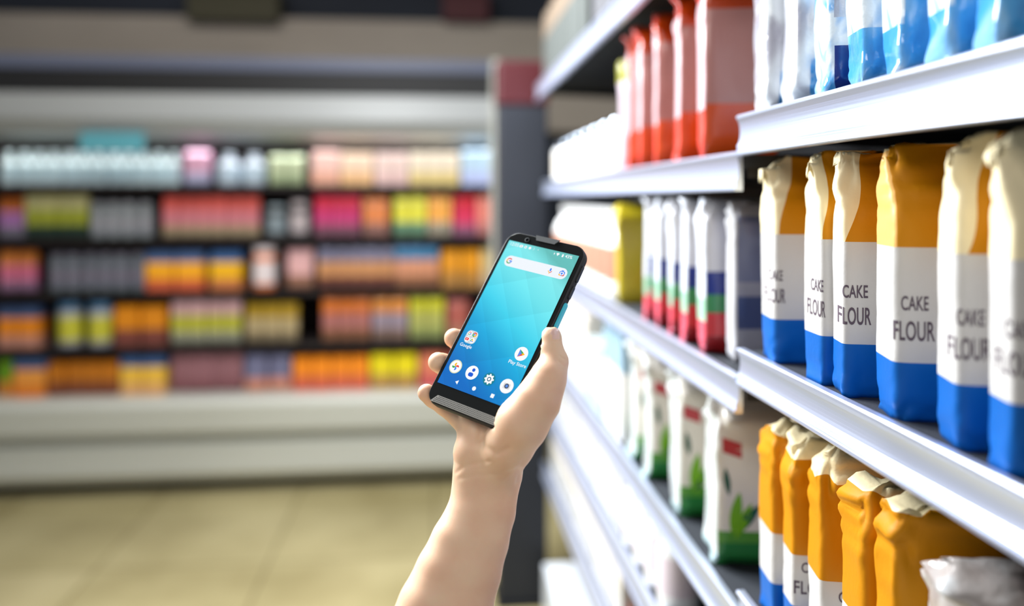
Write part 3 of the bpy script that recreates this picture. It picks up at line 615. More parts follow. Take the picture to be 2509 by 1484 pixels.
# local frame: x right, y up (towards earpiece), z towards the viewer
def loc2cam(x, y, z): return PR @ np.array([x, -y, -z]) + PT
C0 = np.array([[CA, 0, SA], [-SA, 0, CA], [0, -1, 0]])        # camera (right, down, forward) -> world
LW = C0 @ PR @ np.diag([1, -1, -1]); TW = C0 @ PT + np.array([0, 0, EYE])
PM = Matrix([list(LW[i]) + [TW[i]] for i in range(3)] + [[0, 0, 0, 1]])
def L(u, v):                                           # a pixel on the glass -> local x, y
    d = np.array([(u - CX) / FPX, (v - HY) / FPX, 1.0]); n = PR[:, 2]; t = (n @ PT) / (n @ d); q = PR.T @ (d * t - PT)
    return float(q[0]), float(-q[1])
phone = empty('smartphone'); phone.matrix_world = PM
tag(phone, 'black rugged smartphone with a glowing cyan home screen held in the hand', 'phone')
BX0, BX1 = -SW / 2 - .0046, SW / 2 + .0046; BY0, BY1 = -SH / 2 - .0185, SH / 2 + .0095; TH = .0115; CR = .0115
def rrect(x0, x1, y0, y1, r, n=10, topbulge=0.0):
    P = []
    for (cx_, cy_, a0) in ((x1 - r, y1 - r, 0), (x0 + r, y1 - r, 90), (x0 + r, y0 + r, 180), (x1 - r, y0 + r, 270)):
        for k in range(n + 1): a = math.radians(a0 + 90 * k / n); P.append((cx_ + r * math.cos(a), cy_ + r * math.sin(a)))
    if topbulge:
        P = [(x, y + (topbulge * (1 - ((x - (x0 + x1) / 2) / ((x1 - x0) / 2)) ** 2) if y > y1 - r else 0)) for x, y in P]
    return P
def slab(P, levels, name, mt, parent, smooth=False):
    """stack of outlines: levels = [(z, inset)]"""
    n = len(P); cx_ = sum(x for x, y in P) / n; cy_ = sum(y for x, y in P) / n; V = []
    xs = [x for x, y in P]; ys = [y for x, y in P]; hw = (max(xs) - min(xs)) / 2; hh = (max(ys) - min(ys)) / 2; mx_ = (max(xs) + min(xs)) / 2; my_ = (max(ys) + min(ys)) / 2
    for z, i in levels: V += [(mx_ + (x - mx_) * (hw - i) / hw, my_ + (y - my_) * (hh - i) / hh, z) for x, y in P]
    F = [(a * n + k, a * n + (k + 1) % n, (a + 1) * n + (k + 1) % n, (a + 1) * n + k) for a in range(len(levels) - 1) for k in range(n)]
    F += [tuple(reversed(range(n))), tuple((len(levels) - 1) * n + k for k in range(n))]
    return obj(name, V, F, mt, parent, None, smooth)
M_shell = mat('phone_shell', rgb(40, 42, 44), .6, spec=.3, bump=.05, bscale=900); M_glass = mat('phone_glass', rgb(24, 26, 26), .25, spec=.25); M_trim = mat('phone_trim', rgb(48, 48, 47), .7, metal=.0)
OUT = rrect(BX0, BX1, BY0, BY1, CR, 10, .0022)
slab(OUT, [(-TH, .0030), (-TH + .0012, .0012), (-TH + .003, .0), (-.0030, 0), (-.0016, .0003)], 'body', M_shell, phone)
slab(OUT, [(-.00159, .00025), (-.0006, .0006), (-.00035, .0010)], 'body_trim', M_trim, phone)
slab(rrect(BX0 + .0011, BX1 - .0011, BY0 + .0011, BY1 - .0011, CR - .001, 10, .0022), [(-.0012, 0), (-.0001, 0), (0, .0002)], 'front_glass', M_glass, phone)
# screen picture
m = bpy.data.materials.new('screen_picture'); m.use_nodes = True; nt = m.node_tree; b = nt.nodes['Principled BSDF']
tc = nt.nodes.new('ShaderNodeTexCoord'); sp = nt.nodes.new('ShaderNodeSeparateXYZ'); mr = nt.nodes.new('ShaderNodeMapRange'); rp = nt.nodes.new('ShaderNodeValToRGB')
nt.links.new(tc.outputs['Object'], sp.inputs[0])
ad = nt.nodes.new('ShaderNodeMath'); ad.operation = 'MULTIPLY_ADD'; ad.inputs[1].default_value = .55      # tilt of the picture's gradient
nt.links.new(sp.outputs['X'], ad.inputs[0]); nt.links.new(sp.outputs['Y'], ad.inputs[2]); nt.links.new(ad.outputs[0], mr.inputs[0])
mr.inputs[1].default_value = -SH / 2; mr.inputs[2].default_value = SH / 2
e = rp.color_ramp.elements; cs = [(0, (2, 110, 200)), (.13, (4, 134, 208)), (.32, (20, 172, 224)), (.5, (62, 214, 242)), (.72, (112, 234, 244)), (.90, (130, 236, 240)), (1.0, (104, 196, 192))]
while len(e) < len(cs): e.new(.5)
for k, (q, c) in enumerate(cs): e[k].position = q; e[k].color = rgb(*c)
# faceted wallpaper: two crossing families of broad bands, part of the picture on the screen
def band(ax, ay, per, amt, prev, lo=1 - .05, hi=1.0):
    dt = nt.nodes.new('ShaderNodeVectorMath'); dt.operation = 'DOT_PRODUCT'; dt.inputs[1].default_value = (ax / per, ay / per, 0); nt.links.new(tc.outputs['Object'], dt.inputs[0])
    fr = nt.nodes.new('ShaderNodeMath'); fr.operation = 'FRACT'; nt.links.new(dt.outputs['Value'], fr.inputs[0])
    ml = nt.nodes.new('ShaderNodeMapRange'); ml.inputs[3].default_value = 1 - amt; ml.inputs[4].default_value = 1.0 + amt * .3; nt.links.new(fr.outputs[0], ml.inputs[0])
    x = nt.nodes.new('ShaderNodeVectorMath'); x.operation = 'SCALE'; nt.links.new(prev, x.inputs[0]); nt.links.new(ml.outputs[0], x.inputs['Scale']); return x.outputs[0]
nt.links.new(mr.outputs[0], rp.inputs[0])
o_ = band(.80, .60, .023, .05, rp.outputs[0]); o_ = band(-.42, .90, .037, .06, o_)
nt.links.new(o_, b.inputs['Emission Color']); b.inputs['Emission Strength'].default_value = 1.0; b.inputs['Base Color'].default_value = (0, 0, 0, 1); b.inputs['Roughness'].default_value = .35; b.inputs['Specular IOR Level'].default_value = .15
scr = obj('screen', [(-SW / 2, -SH / 2, .0003), (SW / 2, -SH / 2, .0003), (SW / 2, SH / 2, .0003), (-SW / 2, SH / 2, .0003)], [(0, 1, 2, 3)], m, phone)
EM = {}
def em(r, g, b_):
    k = (r, g, b_)
    if k not in EM:
        mm = bpy.data.materials.new('screen_%d_%d_%d' % k); mm.use_nodes = True; q = mm.node_tree.nodes['Principled BSDF']
        q.inputs['Base Color'].default_value = (0, 0, 0, 1); q.inputs['Emission Color'].default_value = rgb(*k); q.inputs['Emission Strength'].default_value = 1; q.inputs['Roughness'].default_value = .4; q.inputs['Specular IOR Level'].default_value = .1
        EM[k] = mm
    return EM[k]
class Draw:
    """one picture element on the screen: flat coloured shapes, layered a hair apart"""
    def __init__(s): s.v, s.f, s.m, s.mats, s.z = [], [], [], [], .00045
    def poly(s, P, col):
        mm = em(*col)
        if mm not in s.mats: s.mats.append(mm)
        n = len(s.v); s.v += [(x, y, s.z) for x, y in P]; s.f.append(tuple(range(n, n + len(P)))); s.m.append(s.mats.index(mm)); s.z += .00004
    def circ(s, x, y, r, col, n=32, ry=None): s.poly([(x + r * math.cos(2 * math.pi * i / n), y + (ry or r) * math.sin(2 * math.pi * i / n)) for i in range(n)], col)
    def arc(s, x, y, r0, r1, a0, a1, col, n=14):
        A = [math.radians(a0 + (a1 - a0) * i / n) for i in range(n + 1)]
        s.poly([(x + r1 * math.cos(a), y + r1 * math.sin(a)) for a in A] + [(x + r0 * math.cos(a), y + r0 * math.sin(a)) for a in reversed(A)], col)
    def text(s, t, x, y, size, col, bold=0.0):
        v, f = text_geo(t, size, bold * size); mm = em(*col)
        if mm not in s.mats: s.mats.append(mm)
        n = len(s.v); s.v += [(x + a, y + b_, s.z) for a, b_ in v]; s.f += [tuple(n + k for k in q) for q in f]; s.m += [s.mats.index(mm)] * len(f); s.z += .00004
    def build(s, name): return obj(name, s.v, s.f, s.mats, scr, s.m)
def gmark(D, x, y, r, th=.36):
    q = r * (1 - th); D.arc(x, y, q, r, 40, 145, (234, 67, 53)); D.arc(x, y, q, r, 145, 205, (251, 188, 5)); D.arc(x, y, q, r, 205, 315, (52, 168, 83)); D.arc(x, y, q, r, 315, 362, (66, 133, 244)); D.poly([(x, y - (r - q) / 2), (x + r, y - (r - q) / 2), (x + r, y + (r - q) / 2), (x, y + (r - q) / 2)], (66, 133, 244))
WH = (252, 253, 255)
D = Draw(); x0, y0 = L(1248, 640); x1, y1 = L(1378, 670); yb = (y0 + y1) / 2; hh = .0056
D.poly(rrect(x0 - .0050, x1 + .0050, yb - hh, yb + hh, hh - .0001, 10), (240, 246, 252)); gmark(D, x0, yb, .0030)
xm = x1 - .0125; D.poly(rrect(xm - .0008, xm + .0008, yb - .0006, yb + .0026, .00079, 5), (66, 133, 244)); D.arc(xm, yb, .0014, .0021, 180, 270, (251, 188, 5)); D.arc(xm, yb, .0014, .0021, 270, 360, (234, 67, 53)); D.poly(rrect(xm - .0003, xm + .0003, yb - .0034, yb - .0020, .0002, 2), (251, 188, 5))
D.poly(rrect(x1 - .0028, x1 + .0028, yb - .0024, yb + .0022, .0012, 4), (66, 133, 244)); D.poly(rrect(x1 - .0028, x1 - .0002, yb - .0024, yb - .0004, .0009, 4), (251, 188, 5)); D.poly(rrect(x1 + .0002, x1 + .0028, yb - .0024, yb - .0002, .0009, 4), (234, 67, 53)); D.poly(rrect(x1 - .0020, x1 + .0020, yb - .0017, yb + .0015, .0008, 4), (240, 246, 252)); D.circ(x1, yb - .0001, .0010, (66, 133, 244)); D.poly(rrect(x1 - .0012, x1 + .0012, yb + .0022, yb + .0031, .0003, 2), (66, 133, 244))
D.build('search_bar')
D = Draw(); yS = SH / 2 - .0034; D.text('12:05', -SW / 2 + .0075, yS, .0046, WH)
xx = -SW / 2 + .0155; D.poly(rrect(xx - .0018, xx + .0018, yS - .0013, yS + .0013, .0007, 3), WH); D.poly([(xx - .0005, yS - .0007), (xx + .0008, yS), (xx - .0005, yS + .0007)], (110, 170, 170))
D.circ(xx + .0050, yS, .0015, WH, 8); D.circ(xx + .0050, yS, .0006, (110, 180, 180)); D.circ(xx + .0098, yS, .0016, WH, 5)
D.poly([(xx + .0135, yS + .0014), (xx + .0142, yS + .0014), (xx + .0152, yS), (xx + .0142, yS - .0014), (xx + .0135, yS - .0014), (xx + .0145, yS)], (190, 230, 232)); D.circ(xx + .0190, yS, .0004, WH, 10)
D.text('43%', SW / 2 - .0092, yS, .0044, WH, .01); xx = SW / 2 - .0155; D.poly(rrect(xx - .0008, xx + .0008, yS - .0016, yS + .0014, .0003, 2), WH); D.poly([(xx - .0035, yS + .0010), (xx - .0053, yS - .0016), (xx - .0071, yS + .0010), (xx - .0053, yS + .0016)], WH); D.poly([(xx - .0092, yS + .0012), (xx - .0085, yS + .0004), (xx - .0088, yS - .0014), (xx - .0096, yS)], WH)
D.build('status_line')
def ring_icon(u, v): x, y = L(u, v); return x, y
IR = .0064
# folder of four small icons
D = Draw(); x, y = L(1155, 826); q = .0062; D.poly(rrect(x - q, x + q, y - q, y + q, .0040, 8), (206, 220, 228))
for (dx, dy) in ((-1, 1), (1, 1), (-1, -1), (1, -1)): D.circ(x + dx * .0028, y + dy * .0028, .0025, WH, 20)
gmark(D, x - .0028, y + .0028, .0017)
D.arc(x + .0028, y + .0028, 0.0001, .0023, 30, 150, (234, 67, 53)); D.arc(x + .0028, y + .0028, .0001, .0023, 150, 270, (52, 168, 83)); D.arc(x + .0028, y + .0028, .0001, .0023, 270, 390, (251, 188, 5)); D.circ(x + .0028, y + .0028, .0011, WH); D.circ(x + .0028, y + .0028, .0008, (66, 133, 244))
D.poly(rrect(x - .0046, x - .0010, y - .0041, y - .0015, .0008, 4), (240, 10, 10)); D.poly([(x - .0033, y - .0036), (x - .0019, y - .0028), (x - .0033, y - .0020)], WH)
X0, Y0 = x + .0028, y - .0028; D.poly([(X0 - .0004, Y0 + .0015), (X0 + .0004, Y0 + .0015), (X0 + .0017, Y0 - .0008), (X0 + .0008, Y0 - .0008)], (251, 188, 5)); D.poly([(X0 - .0004, Y0 + .0015), (X0 - .0017, Y0 - .0007), (X0 - .0012, Y0 - .0014), (X0 + .0001, Y0 + .0007)], (52, 168, 83)); D.poly([(X0 - .0011, Y0 - .0014), (X0 + .0012, Y0 - .0014), (X0 + .0017, Y0 - .0008), (X0 - .0007, Y0 - .0008)], (66, 133, 244))
x2, y2 = L(1143, 848); D.text('Google', x2, y2, .0044, WH, .01); D.build('app_icon')
D = Draw(); x, y = L(1278, 867); D.circ(x, y, IR, WH); D.poly([(x - .0028, y + .0036), (x - .0028, y - .0036), (x + .0004, y)], (90, 140, 235)); D.poly([(x - .0028, y + .0036), (x + .0004, y), (x + .0017, y + .0012)], (52, 168, 83)); D.poly([(x + .0004, y), (x + .0017, y + .0012), (x + .0036, y), (x + .0017, y - .0012)], (251, 188, 5)); D.poly([(x - .0028, y - .0036), (x + .0004, y), (x + .0017, y - .0012)], (234, 67, 53))
x2, y2 = L(1268, 892); D.text('Play Store', x2, y2, .0044, WH, .01); D.build('app_icon')
D = Draw(); x, y = L(1117, 898); D.circ(x, y, IR, (222, 226, 190)); D.circ(x, y, IR * .86, WH)
for k, c in enumerate([(234, 67, 53), (251, 188, 5), (52, 168, 83), (66, 133, 244)]):
    a = math.radians(90 * k); 
    P = [(1.0 * .0018 + .0018 * math.cos(t), .0018 * math.sin(t)) for t in [math.pi * i / 10 for i in range(11)]]
    D.poly([(x + px * math.cos(a) - py * math.sin(a), y + px * math.sin(a) + py * math.cos(a)) for px, py in P], c)
D.build('app_icon')
D = Draw(); x, y = L(1157, 913); D.circ(x, y, IR, WH); D.circ(x + .0006, y + .0026, .0016, (20, 90, 215)); D.poly(rrect(x - .0030, x + .0022, y - .0038, y - .0001, .0017, 6), (20, 90, 215)); D.build('app_icon')
D = Draw(); x, y = L(1199, 929); D.circ(x, y, IR * .92, (10, 128, 150)); P = []
for k in range(32):
    ph = k % 4; rr = .0048 if ph in (0, 1) else .0036; P.append((x + rr * math.cos(2 * math.pi * k / 32), y + rr * math.sin(2 * math.pi * k / 32)))
D.poly(P, WH); D.circ(x, y, .0020, (10, 90, 120)); D.circ(x, y, .0012, WH); D.build('app_icon')
D = Draw(); x, y = L(1242, 946); D.circ(x, y, IR, WH); D.poly(rrect(x - .0034, x + .0034, y - .0026, y + .0024, .0008, 4), (222, 222, 226)); D.circ(x, y, .0022, (60, 66, 80)); D.circ(x, y, .0013, (90, 140, 225)); D.build('app_icon')
D = Draw(); x, y = L(1120, 936); D.poly([(x - .0018, y), (x + .0013, y + .0020), (x + .0013, y - .0020)], WH); x, y = L(1162, 952); D.circ(x, y, .0019, WH); x, y = L(1207, 970); D.poly([(x - .0017, y - .0017), (x + .0017, y - .0017), (x + .0017, y + .0017), (x - .0017, y + .0017)], WH); D.build('navigation_buttons')
# speaker grille, earpiece, front camera, side buttons
gy0, gy1 = BY0 + .0016, BY0 + .0082; gx = SW / 2 - .0065
obj('speaker_grille', [(-gx - .004, gy0, .0002), (gx + .004, gy0, .0002), (gx - .001, gy1, .0002), (-gx + .001, gy1, .0002), (-gx - .004, gy0, .0012), (gx + .004, gy0, .0012), (gx - .001, gy1, .0012), (-gx + .001, gy1, .0012)], [(3, 2, 1, 0), (4, 5, 6, 7), (0, 1, 5, 4), (1, 2, 6, 5), (2, 3, 7, 6), (3, 0, 4, 7)], mat('grille_grey', rgb(146, 144, 138), .45, metal=.2), phone)
gr = [o for o in COL.objects if o.name == 'speaker_grille'][0]
m_ = MB(); pit = .00155
for r_ in range(4):
    for c_ in range(-24, 25):
        hx = (c_ + (.5 if r_ % 2 else 0)) * pit; hy_ = gy0 + .0011 + r_ * pit * .95
        if abs(hx) < gx + .0025 - (hy_ - gy0) * .8: m_.add([(hx + .00048 * math.cos(a), hy_ + .00048 * math.sin(a), .00125) for a in [k * math.pi / 3 for k in range(6)]], [tuple(range(6))])
m_.build('grille_holes', mat('hole_black', rgb(8, 8, 8), .8), gr)
ey = BY1 + .0012
obj('earpiece', [(-.0105, ey - .0052, .0002), (.0095, ey - .0052, .0002), (.0135, ey, .0002), (-.0130, ey, .0002), (-.0105, ey - .0052, .0011), (.0095, ey - .0052, .0011), (.0135, ey, .0011), (-.0130, ey, .0011)], [(3, 2, 1, 0), (4, 5, 6, 7), (0, 1, 5, 4), (1, 2, 6, 5), (2, 3, 7, 6), (3, 0, 4, 7)], mat('earpiece_grey', rgb(92, 95, 96), .4), phone)
cx_, cy_ = L(1292, 588); m_ = MB(); m_.lathe([(.0024, .0001), (.0024, .0005), (.0018, .0006)], 24, cx_, cy_, ms=[0, 0]); m_.lathe([(.0015, .0006), (.0015, .0008)], 24, cx_, cy_, 1); m_.build('front_camera', [mat('camera_ring', rgb(70, 74, 76), .3), mat('camera_lens', rgb(6, 8, 12), .05)], phone)
def side_button(y0, y1, name, mt, out=.0012, zc_=-.0058, hw=.0022):
    P = rrect(y0, y1, zc_ - hw, zc_ + hw, hw * .95, 6); n = len(P)
    V = [(BX1 - .0006, a, b_) for a, b_ in P] + [(BX1 + out * .7, a, b_) for a, b_ in P] + [(BX1 + out, (a - (y0 + y1) / 2) * .96 + (y0 + y1) / 2, (b_ - zc_) * .75 + zc_) for a, b_ in P]
    F = [(k, (k + 1) % n, n + (k + 1) % n, n + k) for k in range(n)] + [(n + k, n + (k + 1) % n, 2 * n + (k + 1) % n, 2 * n + k) for k in range(n)] + [tuple(2 * n + k for k in range(n)), tuple(reversed(range(n)))]
    return obj(name, V, F, mt, phone)
M_btn = mat('button_dark', rgb(34, 36, 38), .35)
side_button(.051, .068, 'volume_button', M_btn); side_button(.034, .047, 'power_button', M_btn)
side_button(.004, .030, 'scan_button', mat('button_cyan', rgb(60, 205, 228), .4), .0016, hw=.0030)['label'] = 'cyan side button'
# ------------------------------------------------------------------ the hand and forearm: one continuous surface
def smin(a, b_, k): h = np.clip(.5 + .5 * (b_ - a) / k, 0, 1); return b_ * (1 - h) + a * h - k * h * (1 - h)
VX = .0013
lo = np.array([-.215, .060, .575]); hi = np.array([.062, .475, .790])
N = np.ceil((hi - lo) / VX).astype(int) + 1
ax = [lo[i] + VX * np.arange(N[i]) for i in range(3)]
def cone(field, a, b_, ra, rb, k):
    a = np.array(a, float); b_ = np.array(b_, float); rm = max(ra, rb) + k + .004
    mn = np.minimum(a, b_) - rm; mxx = np.maximum(a, b_) + rm
    i0 = np.clip(((mn - lo) / VX).astype(int), 0, N - 1); i1 = np.clip(((mxx - lo) / VX).astype(int) + 2, 1, N)
    if np.any(i1 <= i0): return
    X = ax[0][i0[0]:i1[0], None, None]; Y = ax[1][None, i0[1]:i1[1], None]; Z_ = ax[2][None, None, i0[2]:i1[2]]
    ba = b_ - a; L2 = ba @ ba + 1e-12
    t = np.clip(((X - a[0]) * ba[0] + (Y - a[1]) * ba[1] + (Z_ - a[2]) * ba[2]) / L2, 0, 1)
    d = np.sqrt((X - a[0] - t * ba[0]) ** 2 + (Y - a[1] - t * ba[1]) ** 2 + (Z_ - a[2] - t * ba[2]) ** 2) - (ra + (rb - ra) * t)
    sl = (slice(i0[0], i1[0]), slice(i0[1], i1[1]), slice(i0[2], i1[2])); field[sl] = smin(field[sl], d.astype(np.float32), k)
def chain(field, pts, k):
    t = new()
    for q in range(len(pts) - 1): cone(t, pts[q][:3], pts[q + 1][:3], pts[q][3], pts[q + 1][3], .0025)
    field[:] = smin(field, t, k)
def new(): return np.full(N, .05, np.float32)
def A(u, v, z, r): return (*pxd(u, v, z), r)             # visible joints: column, row, depth, radius
def B(x, y, z, r): return (*loc2cam(x, y, z), r)         # hidden joints: in the handset's own frame, behind it
palm = new()
# forearm (two parallel bones make it oval) and wrist
chain(palm, [A(1172, 1168, .694, .0180), A(1153, 1254, .684, .0198), A(1120, 1326, .674, .0216), A(1088, 1400, .665, .0234), A(1052, 1484, .655, .0254), A(1000, 1620, .640, .028), A(905, 1900, .610, .034)], .014)
chain(palm, [A(1227, 1168, .694, .0172), A(1206, 1254, .684, .0194), A(1184, 1326, .674, .0210), A(1160, 1400, .665, .0228), A(1133, 1484, .655, .0246), A(1085, 1620, .640, .028), A(995, 1900, .610, .034)], .014)
# heel of the palm, little-finger side
chain(palm, [A(1170, 1185, .694, .0190), A(1168, 1150, .694, .0190), A(1163, 1108, .694, .0180), A(1168, 1070, .700, .0165), B(-.004, BY0 + .004, -TH - .015, .012)], .010)
# ball of the thumb
chain(palm, [A(1222, 1150, .690, .0178), A(1247, 1088, .673, .0212), A(1278, 1038, .665, .0218), A(1317, 982, .666, .0190), A(1343, 930, .673, .0145)], .010)
# back of the palm behind the handset
chain(palm, [A(1215, 1130, .698, .016), B(.030, -.055, -TH - .020, .016), B(.027, -.020, -TH - .018, .012)], .012)
chain(palm, [A(1200, 1120, .700, .015), B(.018, -.058, -TH - .020, .014), B(.020, -.020, -TH - .018, .012)], .012)
chain(palm, [A(1180, 1110, .700, .014), B(.004, -.066, -TH - .018, .013), B(.002, -.034, -TH - .016, .011)], .012)
chain(palm, [A(1290, 1020, .676, .016), B(.030, -.045, -TH - .016, .013)], .012)
# thumb
thumb = new()
chain(thumb, [A(1335, 942, .672, .0142), A(1354, 888, .684, .0116), A(1350, 856, .689, .0102), A(1350, 828, .692, .0088), A(1350, 822, .693, .0082)], .004)
cone(thumb, pxd(1366, 884, .686), pxd(1360, 905, .684), .0085, .0090, .006)      # knuckle
fing = new()
for ch_ in ([B(.026, -.020, -TH - .016, .0105), B(.016, .008, -TH - .015, .0095), B(-.008, .026, -TH - .011, .0085), B(-.022, .034, -TH - .009, .0075)],
            [B(.018, -.020, -TH - .016, .0105), B(.002, .002, -TH - .015, .0095), A(1150, 840, .760, .0096), A(1122, 833, .748, .0092), A(1112, 828, .741, .0090)],
            [B(.004, -.034, -TH - .015, .0105), B(-.014, -.020, -TH - .014, .0095), A(1112, 898, .745, .0096), A(1084, 891, .734, .0092), A(1073, 887, .728, .0090)]):
    f_ = new(); chain(f_, ch_, .002); fing = np.minimum(fing, f_)
f_ = new(); chain(f_, [A(1165, 1062, .702, .0120), A(1128, 1022, .716, .0100), A(1090, 993, .722, .0088), A(1062, 974, .720, .0086), A(1045, 962, .716, .0080)], .003); fing = np.minimum(fing, f_)
body = smin(palm, thumb, .008); body = smin(body, fing, .005)
# press the flesh around the handset
g = np.stack(np.meshgrid(*ax, indexing='ij'), -1).reshape(-1, 3).astype(np.float32) - PT.astype(np.float32)
q = g @ PR.astype(np.float32); del g
qx = np.abs(q[:, 0] - (BX0 + BX1) / 2) - ((BX1 - BX0) / 2 - CR); qy = np.abs(-q[:, 1] - (BY0 + BY1) / 2) - ((BY1 - BY0) / 2 - CR)
d2 = np.sqrt(np.maximum(qx, 0) ** 2 + np.maximum(qy, 0) ** 2) + np.minimum(np.maximum(qx, qy), 0) - CR
dz = np.abs(-q[:, 2] + TH / 2 - .0004) - (TH / 2 + .0004); del q
box = (np.maximum(d2, dz) - .0006).reshape(N).astype(np.float32)
body = np.maximum(body, -box)
# surface nets
sgn = body < 0
cell = np.zeros(N - 1, np.int8)
for i in (0, 1):
    for j in (0, 1):
        for k in (0, 1): cell += sgn[i:N[0] - 1 + i, j:N[1] - 1 + j, k:N[2] - 1 + k]
act = np.argwhere((cell > 0) & (cell < 8)); idx = -np.ones(N - 1, np.int64); idx[tuple(act.T)] = np.arange(len(act))
acc = np.zeros((len(act), 3)); cnt = np.zeros(len(act))
cor = [(i, j, k) for i in (0, 1) for j in (0, 1) for k in (0, 1)]
for a in cor:
    for axx in range(3):
        if a[axx]: continue
        b2 = list(a); b2[axx] = 1
        va = body[tuple((act + a).T)]; vb = body[tuple((act + b2).T)]; mk = (va < 0) != (vb < 0)
        t = np.where(mk, va / (va - vb + 1e-12), 0); P = np.tile(np.array(a, float), (len(act), 1)); P[:, axx] += t
        acc[mk] += P[mk]; cnt[mk] += 1
pos = lo + VX * (act + acc / cnt[:, None])
quads = []
for axx in range(3):
    o1, o2 = [(1, 2), (2, 0), (0, 1)][axx]
    s0 = [slice(1, N[i] - 1) for i in range(3)]; s1 = list(s0); s0[axx] = slice(0, N[axx] - 1); s1[axx] = slice(1, N[axx])
    A_ = sgn[tuple(s0)]; B_ = sgn[tuple(s1)]; e = np.argwhere(A_ != B_); ins = A_[tuple(e.T)]
    off = np.ones(3, int); off[axx] = 0; e = e + off
    d1 = np.zeros(3, int); d1[o1] = 1; dd2 = np.zeros(3, int); dd2[o2] = 1
    qd = np.stack([idx[tuple((e - d1 - dd2).T)], idx[tuple((e - dd2).T)], idx[tuple(e.T)], idx[tuple((e - d1).T)]], 1)
    qd[~ins] = qd[~ins][:, ::-1]; quads.append(qd)
quads = np.concatenate(quads); quads = quads[(quads >= 0).all(1)]
# relax the surface slightly
E = np.concatenate([quads[:, [0, 1]], quads[:, [1, 2]], quads[:, [2, 3]], quads[:, [3, 0]]]); E = np.concatenate([E, E[:, ::-1]])
deg = np.bincount(E[:, 0], minlength=len(pos))[:, None]
def relax(P, f): s = np.stack([np.bincount(E[:, 0], P[E[:, 1], c], minlength=len(P)) for c in range(3)], 1) / deg; return P + f * (s - P)
for _ in range(6): pos = relax(pos, .5); pos = relax(pos, -.45)
# skin folds: shallow grooves along short paths
vn = np.zeros_like(pos); fn = np.cross(pos[quads[:, 2]] - pos[quads[:, 0]], pos[quads[:, 3]] - pos[quads[:, 1]])
for c in range(4): np.add.at(vn, quads[:, c], fn)
vn /= np.linalg.norm(vn, axis=1)[:, None] + 1e-12
pu = CX + FPX * pos[:, 0] / pos[:, 2]; pv = HY + FPX * pos[:, 1] / pos[:, 2]
front = vn[:, 2] * np.sign(np.median((vn * pos).sum(1)) or 1)
facing = (vn * pos).sum(1); facing = facing if True else facing
def seg_d(u, v, P):
    d = np.full(len(u), 1e9)
    for (x0, y0), (x1, y1) in zip(P[:-1], P[1:]):
        dx, dy = x1 - x0, y1 - y0; t = np.clip(((u - x0) * dx + (v - y0) * dy) / (dx * dx + dy * dy), 0, 1); d = np.minimum(d, np.hypot(u - x0 - t * dx, v - y0 - t * dy))
    return d
out = -1 if facing[np.argmin(pos[:, 2])] > 0 else 1     # vn orientation towards the viewer
nrm = vn * (1 if facing[np.argmin(pos[:, 2])] < 0 else -1)
see = (nrm * pos).sum(1) < 0
for P, dep, wd in [([(1117, 1158), (1135, 1143), (1160, 1136), (1200, 1130)], .0007, 4.0), ([(1125, 1172), (1170, 1163), (1230, 1163), (1266, 1150)], .0005, 4.5),
                   ([(1183, 1040), (1178, 1070), (1186, 1095), (1215, 1112), (1245, 1100)], .0016, 9.0), ([(1372, 872), (1384, 880), (1392, 884)], .0005, 2.0), ([(1368, 884), (1380, 894), (1390, 897)], .0004, 2.0),
                   ([(1283, 1128), (1272, 1150), (1268, 1185)], .0010, 6.0), ([(1112, 1128), (1118, 1136), (1128, 1138)], .0003, 3.0)]:
    d = seg_d(pu, pv, P); wgt = np.exp(-(d / wd) ** 2) * see; pos -= nrm * (dep * wgt)[:, None]
for _ in range(2): pos = relax(pos, .4)
Wp = pos @ C0.T + np.array([0, 0, EYE])
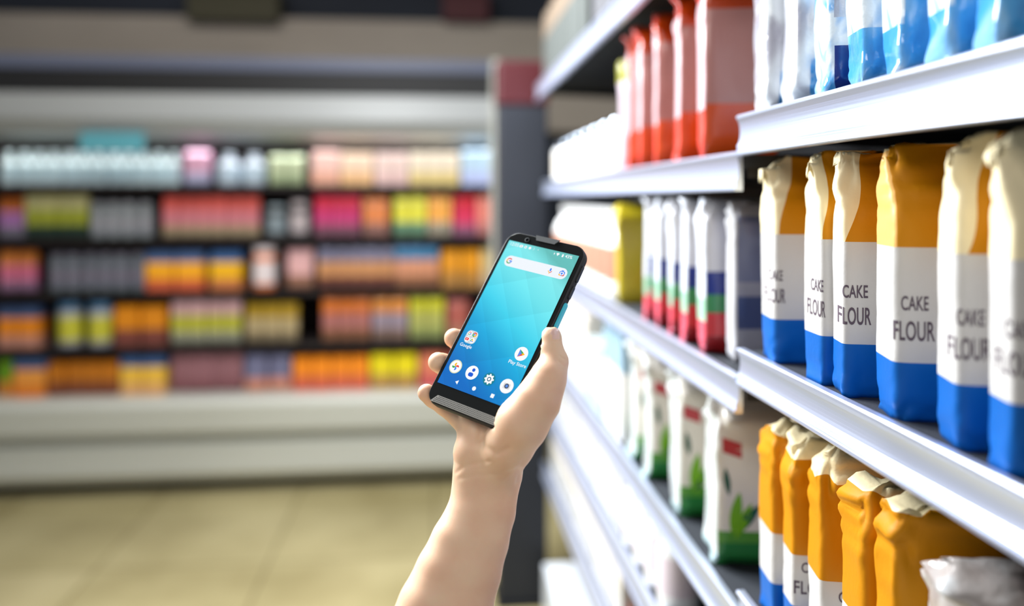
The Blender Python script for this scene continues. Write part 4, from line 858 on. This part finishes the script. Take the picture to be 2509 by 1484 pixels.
# skin material
sk = bpy.data.materials.new('skin'); sk.use_nodes = True; nt = sk.node_tree; b = nt.nodes['Principled BSDF']
tc = nt.nodes.new('ShaderNodeTexCoord'); n1 = nt.nodes.new('ShaderNodeTexNoise'); n1.inputs['Scale'].default_value = 38; n1.inputs['Detail'].default_value = 3; rp = nt.nodes.new('ShaderNodeValToRGB')
rp.color_ramp.elements[0].position = .35; rp.color_ramp.elements[0].color = rgb(242, 197, 164); rp.color_ramp.elements[1].position = .65; rp.color_ramp.elements[1].color = rgb(247, 209, 176)
nt.links.new(tc.outputs['Object'], n1.inputs['Vector']); nt.links.new(n1.outputs['Fac'], rp.inputs[0]); nt.links.new(rp.outputs[0], b.inputs['Base Color'])
b.inputs['Roughness'].default_value = .48; b.inputs['Specular IOR Level'].default_value = .35; b.inputs['Subsurface Weight'].default_value = .25; b.inputs['Subsurface Radius'].default_value = (1, .35, .18); b.inputs['Subsurface Scale'].default_value = .006
n2 = nt.nodes.new('ShaderNodeTexNoise'); n2.inputs['Scale'].default_value = 900; bp = nt.nodes.new('ShaderNodeBump'); bp.inputs['Strength'].default_value = .12; bp.inputs['Distance'].default_value = .0006
nt.links.new(tc.outputs['Object'], n2.inputs['Vector']); nt.links.new(n2.outputs['Fac'], bp.inputs['Height']); nt.links.new(bp.outputs['Normal'], b.inputs['Normal'])
tip = mat('fingertip_skin', rgb(240, 178, 156), .45, sss=.25); nail = mat('nail', rgb(246, 204, 190), .22, coat=.4)
# nail plate on the outer side of the thumb tip: raise and recolour part of the same surface
nu_, nv_ = (pu - 1360) / 10.5, (pv - 818) / 15.0
e2 = np.abs(nu_ * .95 + nv_ * -.15) ** 2.6 + np.abs(nv_ * .95) ** 2.6
inn = (e2 < 1) & see & (pos[:, 2] < .70) & (pv > 804)
Wn = nrm @ C0.T
Wp = Wp + Wn * (inn * .0002)[:, None] - Wn * (((e2 >= 1) & (e2 < 1.9) & see & (pos[:, 2] < .70) & (pv > 808)) * .00015)[:, None]
fm = np.zeros(len(quads), int); fm[inn[quads].sum(1) >= 3] = 1
person = obj('person', Wp.tolist(), quads.tolist(), [sk, nail], None, fm.tolist(), True)
if (nrm != vn).any():
    person.data.flip_normals()
tag(person, 'bare right hand and forearm of a person reaching up from below, holding the phone', 'person')
phone.parent = None
